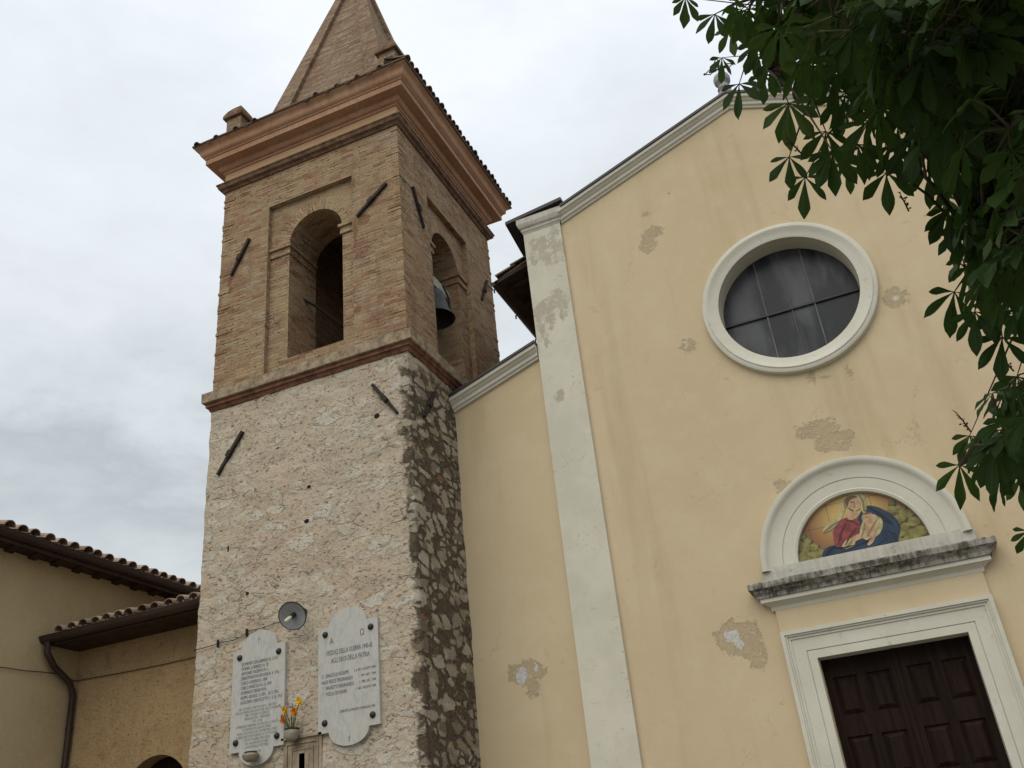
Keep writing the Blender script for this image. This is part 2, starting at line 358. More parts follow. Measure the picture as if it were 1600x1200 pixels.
def m_tiles(name, a, b, c):
    g = G(name); u = g.sep(g.uv())
    wn = g.n('ShaderNodeTexWhiteNoise', {'Vector': g.n('ShaderNodeCombineXYZ', {0: g.math('FLOOR', u[0]), 1: g.math('FLOOR', u[1])}).outputs[0]}, noise_dimensions='2D')
    r_ = wn.outputs['Value']
    col = g.mix(r_, a, b); col = g.mix(g.ramp(g.noise(5, 5, .7), .5, .68, 0, .7), col, c)
    col = g.mix(g.ramp(g.noise(22, 4, .7), .58, .7, 0, .6), col, (.10, .085, .06))
    return g.done(col, .92, g.bump(g.noise(30, 4), .01, .6), .1)
TILE = m_tiles('clay_tiles', (.22, .145, .105), (.42, .32, .235), (.20, .175, .14))
TILE_OLD = m_tiles('weathered_clay_tiles', (.13, .095, .075), (.20, .145, .105), (.10, .09, .07))
SOFFIT = m_plain('dark_timber', (.055, .034, .024), .8, .4, .2, sc=5)
BLACK = m_plain('slot_shade_black', (.012, .011, .010), .9, .2, .1, bump=0)
def m_glass():
    g = G('sheen_streaked_glass')
    n_ = g.noise(1.6, 4, .6, vec=g.scl((1.6, 1, .45)))
    col = g.mix(g.ramp(n_, .4, .66), (.016, .018, .022), (.068, .071, .078))  # pale streaks paint the window sheen into the glass colour
    return g.done(col, .4, g.bump(g.noise(3, 3), .004, .5), .25)
GLASS = m_glass()
def m_wood(name, a, b):
    g = G(name); n_ = g.noise(1, 5, .65, vec=g.scl((14, 14, 1.1)))
    col = g.mix(g.ramp(n_, .3, .7), a, b)
    return g.done(col, .62, g.bump(n_, .004, .5), .08)
WOOD = m_wood('dark_door_wood', (.010, .006, .0045), (.026, .0135, .0095))
BEAM = m_wood('grey_timber', (.10, .085, .07), (.16, .14, .115))
def m_marble():
    g = G('grey_marble'); 
    v_ = g.noise(1, 6, .65, vec=g.vm('MULTIPLY', g.vm('ADD', g.pos, g.vm('MULTIPLY', g.sep()[2] and g.pos, (0, 0, 0))), (9, 9, 3)), dist=2.2)
    col = g.mix(g.ramp(v_, .46, .62), (.475, .465, .43), (.40, .40, .38))
    col = g.mix(g.ramp(g.noise(2.5, 5, .7), .5, .7, 0, .6), col, (.45, .43, .37))
    return g.done(col, .55, None, .2)
MARBLE = m_marble()
INK = m_plain('letter_paint', (.14, .142, .15), .7, .2, .2, bump=0)
FADED = m_plain('faded_letter_paint', (.29, .29, .285), .7, .2, .2, bump=0)
BOLT = m_plain('blackened_bolt', (.018, .018, .017), .5, .3, .4, bump=0)
BRONZE = m_plain('grey_bronze', (.055, .058, .058), .6, .35, .3, .3, sc=5)
ENAMEL = m_plain('grey_enamel', (.30, .31, .32), .45, .15, .35, sc=9, bump=0)
CREAM = m_plain('cream_bulb', (.62, .58, .42), .3, .1, .5, bump=0)
POT = m_plain('stone_pot', (.30, .26, .19), .8, .3, .2, sc=9)
YELLOW = m_plain('yellow_petals', (.75, .46, .02), .6, .25, .2, sc=20, bump=0)
ORANGE = m_plain('orange_petals', (.58, .21, .02), .6, .4, .2, sc=20, bump=0)
STEM = m_plain('flower_stem', (.07, .10, .03), .7, .3, .2, bump=0)
ROUGH_OCHRE = None
def m_rough(name, a, b, c, bare):
    g = G(name); n1 = g.noise(1.0, 5, .65); n2 = g.noise(9, 6, .75); n3 = g.noise(34, 4, .7)
    col = g.mix(g.ramp(n1, .35, .65), a, b); col = g.mix(g.ramp(n2, .5, .68, 0, .7), col, c)
    pit = g.noise(1, 4, .75, vec=g.scl((16, 16, 26)))
    if bare:
        col = g.mix(g.ramp(g.noise(4, 6, .75, vec=g.vm('ADD', g.pos, (4, 4, 4))), .5, .66, 0, .6), col, (.30, .19, .10)); col = g.mix(g.ramp(pit, .56, .65, 0, .8), col, (.09, .06, .035))
    h = g.math('ADD', g.math('MULTIPLY', n2, 1.4 if bare else .25), g.math('MULTIPLY', n3, .6))
    return g.done(col, .93, g.bump(h, .035 if bare else .006, .8), .1)
HOUSE = m_rough('tan_house_plaster', (.53, .42, .25), (.47, .37, .215), (.57, .46, .285), False)
ANNEX = m_rough('rough_annex_plaster', (.50, .345, .185), (.44, .305, .165), (.54, .40, .235), True)

# ------------------------------------------------------------------ ground
def m_ground():
    g = G('paving'); b = g.n('ShaderNodeTexBrick', {'Vector': g.scl((1, 1, 0)), 'Color1': (.24, .22, .19, 1), 'Color2': (.19, .175, .15, 1), 'Mortar': (.12, .11, .10, 1), 'Scale': 1., 'Mortar Size': .012, 'Brick Width': .6, 'Row Height': .35})
    col = g.mix(g.ramp(g.noise(.6, 5), .4, .7, 0, .5), b.outputs['Color'], (.16, .15, .125))
    return g.done(col, .85, g.bump(g.math('MULTIPLY', b.outputs['Fac'], -1.), .01), .2)
gm = MB(); gm.face([(-400, -400, GZ), (400, -400, GZ), (400, 400, GZ), (-400, 400, GZ)])
gm.build('ground', m_ground(), kind='structure')

# ================================================================== BELL TOWER
TX0, TX1, TY0, TY1 = -9.80, -5.95, 11.40, 15.40
tower = thing('bell_tower', 'tall square bell tower of rough pale stone with a brick belfry and pointed spire', 'bell tower', ((TX0+TX1)/2, (TY0+TY1)/2, GZ))
# stone shaft with an uneven face
mb = MB(); ST = 7.66
def rough(p, nrm):
    q = V(p)
    a = noise.noise(q*3.1)*.016+noise.noise(q*9.0)*.010
    b = noise.noise(V((q.x*1.2, q.y*1.2, q.z*4.5+11)))*.010
    return q+nrm*(a+b)
def rough_face(o, du, nu, nrm, dn0, dn1, z0, z1, nz):
    rows = []
    for j in range(nz+1):
        z = z0+(z1-z0)*j/nz; r_ = []
        for i in range(nu+1):
            t = i/nu; n_ = V(nrm)
            if i == 0: n_ = (V(nrm)+V(dn0)).normalized()*1.3
            if i == nu: n_ = (V(nrm)+V(dn1)).normalized()*1.3
            r_.append(rough((o[0]+du[0]*t, o[1]+du[1]*t, z), n_))
        rows.append(r_)
    mb.quadstrip(rows)
rough_face((TX0, TY0), (TX1-TX0, 0), 77, (0, -1, 0), (-1, 0, 0), (1, 0, 0), GZ-.05, ST, 185)
rough_face((TX1, TY0), (0, 1.75), 36, (1, 0, 0), (0, -1, 0), (0, 0, 0), GZ-.05, ST, 185)
rough_face((TX0, TY0), (0, TY1-TY0), 40, (-1, 0, 0), (0, -1, 0), (0, 0, 0), GZ-.05, ST, 100)
mb.box(TX0+.05, TX1-.05, TY0+.1, TY1, ST-.1, ST)
mb.face([(TX1, TY0+1.75, GZ), (TX1, TY1, GZ), (TX1, TY1, ST), (TX1, TY0+1.75, ST)])
mb.face([(TX0, TY1, GZ), (TX1, TY1, GZ), (TX1, TY1, ST), (TX0, TY1, ST)])
mb.build('stone_shaft', STONE, tower, smooth='all')
# string course
mb = MB()
mb.rect_sweep(TX0, TX1, TY0, TY1, [(.0, 7.66), (.02, 7.66), (.045, 7.72), (.075, 7.73), (.075, 7.78), (.10, 7.80)])
mb.m = 1
mb.rect_sweep(TX0, TX1, TY0, TY1, [(.10, 7.80), (.125, 7.81), (.13, 7.99), (.11, 8.0), (-.02, 8.02)])
mb.build('string_course', [REDBRICK, m_plain('weathered_brick_ledge', (.32, .25, .17), .95, .45, .1, sc=7, bump=.014)], tower)

# belfry stage
def arch_loop(a0, a1, z0, zs, n=20):
    c = (a0+a1)/2; r = (a1-a0)/2
    return [(a0, z0)]+[(c-r*math.cos(PI*k/n), zs+r*math.sin(PI*k/n)) for k in range(n+1)]+[(a1, z0)]
BZ0, BZ1 = 8.0, 12.52; REC, THK = .10, .95
def jag_edge(s0, s1, z0, z1):     # bricks that stand slightly uneven along the vertical corners
    return [(s0, z0), (s1, z0), (s1, z1), (s0, z1)]
def belfry_face(mb, f, s0, s1, pan, arc, opened):
    p0, p1, pz = pan; a0, a1, az, asp = arc
    L = [(p0, BZ0+.02), (p1, BZ0+.02), (p1, pz), (p0, pz)]
    A = arch_loop(a0, a1, az, asp)
    mb.poly([(s0, BZ0), (s1, BZ0), (s1, BZ1), (s0, BZ1)], [L], lambda a, b: f(a, b, 0))
    for i in range(4):
        q, r_ = L[i], L[(i+1) % 4]; mb.face([f(*q, 0), f(*r_, 0), f(*r_, REC), f(*q, REC)])
    mb.poly(L, [A], lambda a, b: f(a, b, REC))
    d1 = THK if opened else REC+.25
    for i in range(len(A)):
        q, r_ = A[i], A[(i+1) % len(A)]; mb.face([f(*q, REC), f(*r_, REC), f(*r_, d1), f(*q, d1)])
    if opened: mb.poly([(s0+THK, BZ0), (s1-THK, BZ0), (s1-THK, BZ1), (s0+THK, BZ1)], [A], lambda a, b: f(a, b, THK))
    else:
        mb.poly(A, [], lambda a, b: f(a, b, d1))
        mb.poly([(s0+THK, BZ0), (s1-THK, BZ0), (s1-THK, BZ1), (s0+THK, BZ1)], [], lambda a, b: f(a, b, THK))
    # ring of radial bricks round the arch
    c = (a0+a1)/2; r = (a1-a0)/2; n = 36
    rows = [[f(c-q*math.cos(PI*k/n), asp+q*math.sin(PI*k/n), REC-.006) for k in range(n+1)] for q in (r-.003, r+.27)]
    mb.quadstrip(rows, uvf=lambda i, k: (i*.27, k*PI*(r+.13)/n))
FR = lambda s, z, d: V((s, TY0+d, z))
SD = lambda s, z, d: V((TX1-d, s, z))
LF = lambda s, z, d: V((TX0+d, s, z))
BK = lambda s, z, d: V((s, TY1-d, z))
FA = ((-8.74, -6.93, 11.72), (-8.33, -7.20, 8.32, 10.74))
SA = ((12.48, 14.18, 11.62), (12.74, 13.84, 8.30, 10.66))
mb = MB()
belfry_face(mb, FR, TX0, TX1, *FA, True); belfry_face(mb, SD, TY0, TY1, *SA, True)
belfry_face(mb, LF, TY0, TY1, *SA, False); belfry_face(mb, BK, TX0, TX1, *FA, False)
mb.face([(TX0+.3, TY0+.3, BZ1-.02), (TX1-.3, TY0+.3, BZ1-.02), (TX1-.3, TY1-.3, BZ1-.02), (TX0+.3, TY1-.3, BZ1-.02)])
mb.face([(TX0+.3, TY0+.3, BZ0+.1), (TX1-.3, TY0+.3, BZ0+.1), (TX1-.3, TY1-.3, BZ0+.1), (TX0+.3, TY1-.3, BZ0+.1)])
for (cx, cy, sx, sy) in ((TX0, TY0, -1, -1), (TX1, TY0, 1, -1), (TX1, TY1, 1, 1)):
    z = BZ0+.03
    while z < BZ1-.08:
        o = random.uniform(.001, .014); w_ = random.choice((.13, .25))
        if random.random() < .35:
            mb.box(min(cx+sx*o, cx-sx*w_), max(cx+sx*o, cx-sx*w_), min(cy+sy*o, cy-sy*(.38-w_)), max(cy+sy*o, cy-sy*(.38-w_)), z, z+.055)
        z += .068
belf = mb.build('belfry', BRICK, tower)
# imposts at the springing
def impost(f, s0, s1, jamb, zt):
    mb = MB()
    for (z0, z1, o) in ((zt-.20, zt-.13, .025), (zt-.13, zt-.05, .04), (zt-.05, zt, .065)):
        if jamb < (s0+s1)/2: q0, q1 = jamb-o, s1
        else: q0, q1 = s0, jamb+o
        loop = [(q0, z0), (q1, z0), (q1, z1), (q0, z1)]
        mb.prism(loop, lambda a, b: f(a, b, REC-o), lambda a, b: f(a, b, THK-.05))
    return mb.build('impost', BRICK, belf)
impost(FR, -8.735, -8.34, -8.34, 10.72) if 0 else None
def impost2(f, outer, jamb, zt):
    mb = MB(); sg = 1 if jamb > outer else -1
    for (z0, z1, o) in ((zt-.20, zt-.12, .03), (zt-.12, zt-.055, .022), (zt-.055, zt, .06)):
        a_, b_ = outer, jamb+sg*o
        loop = [(min(a_, b_), z0), (max(a_, b_), z0), (max(a_, b_), z1), (min(a_, b_), z1)]
        mb.prism(loop, lambda a, b: f(a, b, REC-o), lambda a, b: f(a, b, THK-.04))
    return mb.build('impost', BRICK, belf)
for f, fa in ((FR, FA), (SD, SA)):
    impost2(f, fa[0][0]+.004, fa[1][0], fa[1][3]); impost2(f, fa[0][1]-.004, fa[1][1], fa[1][3])
# moulding, frieze, cornice
mb = MB(); mb.rect_sweep(TX0, TX1, TY0, TY1, [(.0, 12.50), (.03, 12.50), (.05, 12.545), (.10, 12.565), (.12, 12.63), (.135, 12.64), (.135, 12.665), (.02, 12.70), (-.05, 12.70)])
mb.build('brick_moulding', OLDBRICK, tower)
mb = MB(); mb.rect_sweep(TX0, TX1, TY0, TY1, [(.012, 12.69), (.012, 12.965)])
mb.build('frieze', TERRA_LIGHT, tower)
mb = MB()
prof = [(.012, 12.965), (.035, 12.965), (.04, 13.0)]
prof += [(.045+.075*math.sin(t*PI/12), 13.10-.09*math.cos(t*PI/12)) for t in range(0, 7)]
prof += [(.13, 13.10), (.13, 13.125), (.285, 13.135), (.29, 13.13), (.29, 13.255), (.31, 13.26), (.31, 13.285)]
prof += [(.315+.125*(t/8)+.018*math.sin(2*PI*t/8), 13.29+.20*t/8-.012*math.sin(2*PI*t/8)) for t in range(9)]
prof += [(.455, 13.50), (.455, 13.525), (.2, 13.54)]
mb.rect_sweep(TX0, TX1, TY0, TY1, prof)
mb.build('cornice', TERRA, tower, smooth=True, weld=True)

def coppi(mb, o, A, U, length, rows_len, pitch=.23, r=.085, step=.36, jit=.012, taper=.82, cover=True):
    A = A.normalized(); U = U.normalized(); N = A.cross(U).normalized()
    if N.z < 0: N = -N
    ncol = int(length/pitch); nrow = max(1, int(math.ceil(rows_len/step)))
    for c in range(ncol+1):
        for inv in (0, 1):
            for k in range(nrow):
                s_ = c*pitch+(pitch/2 if inv else 0)
                if s_ > length: continue
                L = min(step*1.22, rows_len-k*step+.02)
                p = V(o)+A*(s_+random.uniform(-jit, jit))+U*(k*step+random.uniform(-jit, jit)*2-(.0 if inv else .02))+N*random.uniform(-.004, .006)
                d = U*L+N*(-.018 if not inv else .0)+A*random.uniform(-jit, jit)
                rows = []
                m_ = 7
                for t, rr in ((0, r), (1, r*taper)) if not inv else ((0, r*.95), (1, r*.95)):
                    ro = []
                    for i in range(m_+1):
                        an = PI*i/m_
                        h = math.sin(an)*rr*(.92 if not inv else -.55)+(.035 if not inv else .045)+(.012 if t == 0 and not inv else 0)
                        ro.append(p+d*t-A*math.cos(an)*rr+N*h)
                    rows.append(ro)
                cell = (c+.5+inv*100, k+.5)
                mb.quadstrip(rows, uvf=lambda a, b: cell)
                inner = [p-A*math.cos(PI*i/m_)*(r-.017)+N*((math.sin(PI*i/m_)*(r-.017))*(.92 if not inv else -.55)+(.035 if not inv else .045)+(.012 if not inv else 0)-(0 if not inv else -.012)) for i in range(m_+1)]
                mb.quadstrip([rows[0], inner], uvf=lambda a, b: cell)
# eave roof of the tower: tiles climbing from the cornice to the spire
AX, AY = (TX0+TX1)/2, (TY0+TY1)/2
eo, ez, si, sz = .49, 13.55, 1.62, 13.98
mb = MB(); X0, X1, Y0, Y1 = TX0-eo, TX1+eo, TY0-eo, TY1+eo
bs = [(X0, Y0), (X1, Y0), (X1, Y1), (X0, Y1)]; ts = [(AX-si, AY-si), (AX+si, AY-si), (AX+si, AY+si), (AX-si, AY+si)]
mb.quadstrip([[V((*b, ez-.03)) for b in bs], [V((*b, ez)) for b in bs], [V((*t, sz)) for t in ts]], True)
mb.quadstrip([[V((TX0-.3, TY0-.3, ez-.02)), V((TX1+.3, TY0-.3, ez-.02)), V((TX1+.3, TY1+.3, ez-.02)), V((TX0-.3, TY1+.3, ez-.02))], [V((*b, ez-.03)) for b in bs]], True)
coppi(mb, V((X0+.15, Y0+.03, ez-.075)), V((1, 0, 0)), V((0, 1, .45)), X1-X0-.3, .55, pitch=.46, r=.065, jit=.02)
coppi(mb, V((X1-.02, Y0+.1, ez-.02)), V((0, 1, 0)), V((-1, 0, .45)), Y1-Y0-.2, .55, pitch=.17, r=.078, jit=.012)
coppi(mb, V((X0+.07, Y0+.7, ez-.07)), V((0, 1, 0)), V((1, 0, .45)), Y1-Y0-1.2, .55, pitch=.4, r=.06, jit=.03)
mb.build('eave_roof', TILE_OLD, tower)
# spire with raised corner ribs
mb = MB(); APX = V((AX, AY, 20.6)); SH, SZ = 1.66, 13.7
cs = [V((AX-SH, AY-SH, SZ)), V((AX+SH, AY-SH, SZ)), V((AX+SH, AY+SH, SZ)), V((AX-SH, AY+SH, SZ))]
rb = MB()
for i in range(4):
    A_, B_ = cs[i], cs[(i+1) % 4]; mid = (A_+B_)/2; e1 = (B_-A_).normalized(); sl_ = (APX-mid); n_ = e1.cross(sl_).normalized()
    if n_.dot(mid-V((AX, AY, SZ))) < 0: n_ = -n_
    w_ = .50; q = .90
    top = mid+sl_*q
    uvm = lambda p: ((p-mid).dot(e1), (p-mid).dot(sl_.normalized()))
    def fc(m_, pts): m_.face(pts, [uvm(p) for p in pts])
    a_, b_ = A_+e1*w_, B_-e1*w_
    fc(rb, [A_, a_, top, APX]); fc(rb, [b_, B_, APX, top])
    dn = -n_*.085
    fc(mb, [a_+dn, b_+dn, top+dn])
    for s_, t_ in ((a_, top), (b_, top)): fc(rb, [s_, t_, t_+dn, s_+dn])
    # a thin seam running up the middle of the face
spire = mb.build('spire', BRICK_SPIRE, tower)
part_label(rb.build('corner_rib', BRICK_SPIRE, spire), 'raised brick strips along the spire corners')
# four corner pinnacles
for sx in (-1, 1):
    for sy in (-1, 1):
        mb = MB(); cx, cy = AX+sx*1.80, AY+sy*1.86; h = .175
        mb.box(cx-h, cx+h, cy-h, cy+h, 13.5, 14.44)
        mb.m = 1
        q = h+.06
        mb.box(cx-q, cx+q, cy-q, cy+q, 14.44, 14.50)
        b_ = [(cx-q, cy-q), (cx+q, cy-q), (cx+q, cy+q), (cx-q, cy+q)]
        t_ = .05
        mb.quadstrip([[V((cx+(c_[0]-cx)*f_, cy+(c_[1]-cy)*f_, z_)) for c_ in b_] for f_, z_ in ((1., 14.501), (.93, 14.56), (.72, 14.68), (.42, 14.80), (.08, 14.86))], True)
        mb.face([V((cx+(c_[0]-cx)*.08, cy+(c_[1]-cy)*.08, 14.86)) for c_ in b_])
        mb.build('pinnacle', [BRICK_SPIRE, OLDBRICK], tower)
# iron wall anchors
def anchor(f, a, b, w=.03):
    mb = MB(); a = V((a[0], a[1])); b = V((b[0], b[1])); d = (b-a).normalized(); n_ = V((-d.y, d.x))
    def bar(p, q, w0, w1, d0, d1):
        mb.hexa([f(*(p-n_*w0), d0), f(*(p+n_*w0), d0), f(*(p+n_*w0), d1), f(*(p-n_*w0), d1)], [f(*(q-n_*w1), d0), f(*(q+n_*w1), d0), f(*(q+n_*w1), d1), f(*(q-n_*w1), d1)])
    m_ = a.lerp(b, .52)
    bar(a, m_-d*.03, w, w*1.15, .01, -.055); bar(m_+d*.03, b, w*1.1, w*.8, .01, -.05)
    bar(m_-d*.06, m_+d*.06, w*1.5, w*1.5, .03, -.075)
    return mb.build('iron_anchor', IRON, tower)
for a, b in (((-9.15, 11.12), (-9.53, 10.42)), ((-6.20, 11.20), (-6.82, 10.70)), ((-9.10, 7.09), (-9.57, 6.42)), ((-6.60, 7.22), (-6.18, 6.60))):
    anchor(FR, a, b, .026)
for a, b in (((11.86, 11.36), (12.22, 10.66)), ((15.05, 11.18), (14.70, 10.52)), ((12.22, 7.26), (11.80, 6.64))):
    anchor(SD, a, b, .026)
# stone surround with a narrow slot under the flower pot
mb = MB()
x0, x1, zt, zb = -8.17, -7.55, 2.07, .9
for o, y in ((0, .02), (.05, .035), (.075, .022), (.13, .034), (.15, .022), (.2, .03)):
    L = [(x0+o, zb+o), (x1-o, zb+o), (x1-o, zt-o), (x0+o, zt-o)]
    hol = [(-7.905, 1.2), (-7.815, 1.2), (-7.815, 1.90), (-7.905, 1.90)]
    i_ = o+.05 if o in (0, .075, .15) else o+.02
    if o < .2: hol = [(x0+i_, zb+i_), (x1-i_, zb+i_), (x1-i_, zt-i_), (x0+i_, zt-i_)]
    mb.prism(L, lambda a, b: V((a, TY0-y, b)), lambda a, b: V((a, TY0+.02, b)), True, False, [hol])
mb.box(x0-.02, x1+.02, TY0-.055, TY0+.02, zt, zt+.03)
mb.m = 1
mb.box(-7.92, -7.80, TY0-.012, TY0+.02, 1.19, 1.91)  # black plate stands in for the shade inside the slot
part_label(mb.build('stone_surround', [GREYSTONE, BLACK], tower), 'carved stone surround with a narrow black slot')
# timbers and a tie rod inside the belfry
mb = MB()
mb.tube([(-7.75, 12.5, 8.1), (-7.45, 13.3, 9.3)], .05, 6)
mb.box(-8.84, -6.9, 13.2, 13.3, 8.9, 9.02); mb.box(-8.84, -6.9, 14.0, 14.1, 8.5, 8.62)
mb.build('bell_frame', BEAM, tower)
mb = MB(); mb.tube([(-8.36, 11.95, 9.82), (-8.2, 12.15, 9.72), (-7.7, 12.9, 9.2), (-7.2, 13.7, 8.7)], .028, 6); mb.build('tie_rod', IRON, tower)

# bell in the side arch
BC = V((-6.34, 13.30, 9.42))
bell = thing('bell', 'dark bronze bell hanging in the right-hand arch of the belfry', 'bell', BC)
mb = MB()
prof = [(.0, .62), (.12, .62), (.185, .58), (.215, .50), (.235, .38), (.265, .24), (.315, .10), (.37, .01), (.385, 0), (.36, 0), (.30, .10), (.24, .24), (.20, .5), (.0, .55)]
mb.lathe(prof, BC, n=32); mb.build('bell_body', BRONZE, bell, smooth=True)
mb = MB(); mb.lathe([(0, .5), (.02, .5), (.022, .1), (.05, .05), (.05, -.02), (0, -.04)], BC, n=12); mb.build('clapper', IRON, bell, smooth=True)
mb = MB()
mb.box(BC.x-.09, BC.x+.09, SA[1][0]-.05, SA[1][1]+.05, 10.10, 10.30)
for s_ in (-.12, 0, .12): mb.box(BC.x-.03, BC.x+.03, BC.y+s_-.025, BC.y+s_+.025, 9.97, 10.12)
part_label(mb.build('yoke', m_plain('pale_painted_yoke', (.40, .39, .29), .7, .3), bell), 'pale headstock that carries the bell')
mb = MB(); mb.tube([(BC.x+.16, BC.y+.1, 10.2), (BC.x+.2, BC.y+.26, 9.95), (BC.x+.16, BC.y+.34, 9.72)], .022, 6); mb.build('clapper_arm', BRONZE, bell)

# ================================================================== things on the tower front
def text_mesh(lines, parent, name, y, mat, ex=.0015):
    vs = []; fs = []; base = V(parent['_w'])
    for body, size, x, z, al, xs in lines:
        cu = bpy.data.curves.new('t', 'FONT'); cu.body = body; cu.size = size; cu.align_x = al; cu.extrude = ex; cu.resolution_u = 2
        ob = bpy.data.objects.new('t', cu); COL.objects.link(ob)
        me = bpy.data.meshes.new_from_object(ob.evaluated_get(bpy.context.evaluated_depsgraph_get()))
        k = len(vs)
        vs += [V((x+v.co.x*xs, y-v.co.z, z+v.co.y))-base for v in me.vertices]
        fs += [[k+i for i in p.vertices] for p in me.polygons]
        bpy.data.objects.remove(ob); bpy.data.curves.remove(cu); bpy.data.meshes.remove(me)
    me = bpy.data.meshes.new(name); me.from_pydata(vs, [], fs); me.materials.append(mat)
    o = bpy.data.objects.new(name, me); COL.objects.link(o); o.parent = parent; o['_w'] = tuple(base); return o
def plaque(x0, x1, z0, z1, tl, bl, label):
    # rectangle with a rounded lobe at top and bottom; tl/bl = (half width, rise)
    cx = (x0+x1)/2; n = 16
    top = [(cx+tl[0]*math.cos(PI*k/n), z1+tl[1]*math.sin(PI*k/n)) for k in range(n+1)]
    bot = [(cx-bl[0]*math.cos(PI*k/n), z0-bl[1]*math.sin(PI*k/n)) for k in range(n+1)]
    loop = [(x0, z0)]+bot+[(x1, z0), (x1, z1)]+top+[(x0, z1)]
    th = thing('memorial_plaque', label, 'plaque', (cx, TY0, z0), 'marble memorial plaques on the tower')
    mb = MB(); mb.prism(loop, lambda a, b: V((a, TY0-.055, b)), lambda a, b: V((a, TY0+.01, b)))
    mb.build('slab', MARBLE, th)
    for bx, bz in ((x0+.12, z1-.10), (x1-.11, z1-.12), (x0+.11, z0+.13), (x1-.11, z0+.13)):
        mb = MB(); mb.lathe([(0, .035), (.02, .033), (.038, .02), (.045, .006), (.045, -.004)], (bx, TY0-.058, bz), V((0, -1, 0)), 12)
        mb.build('bolt', BOLT, th, smooth=True)
    return th, cx
YP = TY0-.0565
p1, cx = plaque(-9.06, -8.145, 2.02, 3.43, (.31, .25), (.29, .21), 'weathered marble plaque crowded with faded names, under the cable on the stone tower')
L1 = ['DOMENICO DI GABRIELE N. 1.9.10', 'DOMEN. LORENZO N. 10.', 'ANTONIO PALERMO N. 1.', 'SEBASTIANO PACIFICONI N. 4. 1916', 'CARLO ALFONSI N. 1890', 'CARLO MARCELLI N. 12. 1891', 'DOMENICO PERSICHI N.', 'FILIPPO GIORGI 1.2.1891 . 10.11.1916', 'AGOSTINO CAPOCCETTI 11. 5. N. 1917']
text_mesh([(t, .066, -8.90, 3.205-i*.068, 'LEFT', .62) for i, t in enumerate(L1)], p1, 'inscription', YP, INK)
L2 = ['NEL RICORDO DEI VALOROSI . ALLORO', 'CHE CADDERO PER LA PATRIA NELLA GUERRA', 'PER L ONORE DI QUESTA', 'TERRA NATIVA . RIPOSANO', '1915  1918', 'A PERENNE MEMORIA DEI FRATELLI CADUTI', 'IL POPOLO DI QUESTA TERRA', 'POSE A RICORDO DEL SACRIFICIO LORO', 'E DELLA RICONOSCENZA DI TUTTI I SUOI', 'CONCITTADINI E FRATELLI', 'NEL MAGGIO DI GLORIA', 'L ANNO DELLA VITTORIA']
text_mesh([(t, .05, -8.60, 2.575-i*.0475, 'CENTER', .72) for i, t in enumerate(L2)]+[('ANNO 1920', .04, -8.60, 1.985, 'CENTER', .8)], p1, 'inscription', YP, FADED)
text_mesh([('†', .13, -8.61, 3.50, 'CENTER', .9)], p1, 'inscription', YP, FADED)
p2, cx = plaque(-7.585, -6.61, 2.07, 3.50, (.31, .225), (.315, .205), 'clean grey marble plaque headed with alpha and omega, right of the flower pot')
text_mesh([('A', .125, -7.36, 3.25, 'CENTER', .8), ('Ω', .125, -6.86, 3.29, 'CENTER', .8),
           ('I REDUCI DELLA GUERRA 1940-45', .098, -7.08, 3.10, 'CENTER', .52), ('AGLI EROI DELLA PATRIA', .098, -7.06, 2.985, 'CENTER', .56)], p2, 'inscription', YP, INK)
rows = [('S.T', 'DRAGO DI GIUSEPPE', '† A. FRT. AGOSTO 1944'), ('PAR.', 'DI FELICE FERDINANDO', '†  1914  NAT.  1944'), ('  "', 'MAURETTI FERDINANDO', '†  1890  DIC.  1938'), ('  "', 'TOSCA GIOVANNI', '†  NAT. AGOSTO 1944')]
text_mesh([(a, .062, -7.53, 2.80-i*.083, 'LEFT', .6) for i, (a, b, c) in enumerate(rows)]+[(b, .072, -7.46, 2.80-i*.083, 'LEFT', .56) for i, (a, b, c) in enumerate(rows)]+[(c, .052, -6.66, 2.81-i*.083, 'RIGHT', .62) for i, (a, b, c) in enumerate(rows)]
          + [('CERRETO DI SPOLETO 18 MAGGIO 1945', .05, -6.68, 2.30, 'RIGHT', .62)], p2, 'inscription', YP, INK)
text_mesh([('†', .09, -7.09, 1.93, 'CENTER', 1.)], p2, 'inscription', YP, INK)

# shallow stone bowl fixed to the foot of the first plaque
bw = thing('holy_bowl', 'small rounded stone bowl fixed at the foot of the left plaque', 'bowl', (-8.60, TY0-.055, 1.90))
mb = MB(); mb.lathe([(0, -.085), (.05, -.08), (.10, -.045), (.118, 0), (.11, .025), (.09, .03), (.08, 0), (0, -.03)], (-8.60, TY0-.17, 1.93), n=20); mb.build('basin', POT, bw, smooth=True)
mb = MB(); mb.lathe([(.078, .028), (.088, .036), (.088, .05), (.07, .052), (.07, .03)], (-8.60, TY0-.17, 1.93), n=18); mb.tube([(-8.60, TY0-.05, 1.9), (-8.60, TY0-.12, 1.9)], .03, 8); mb.build('rim', IRON, bw)
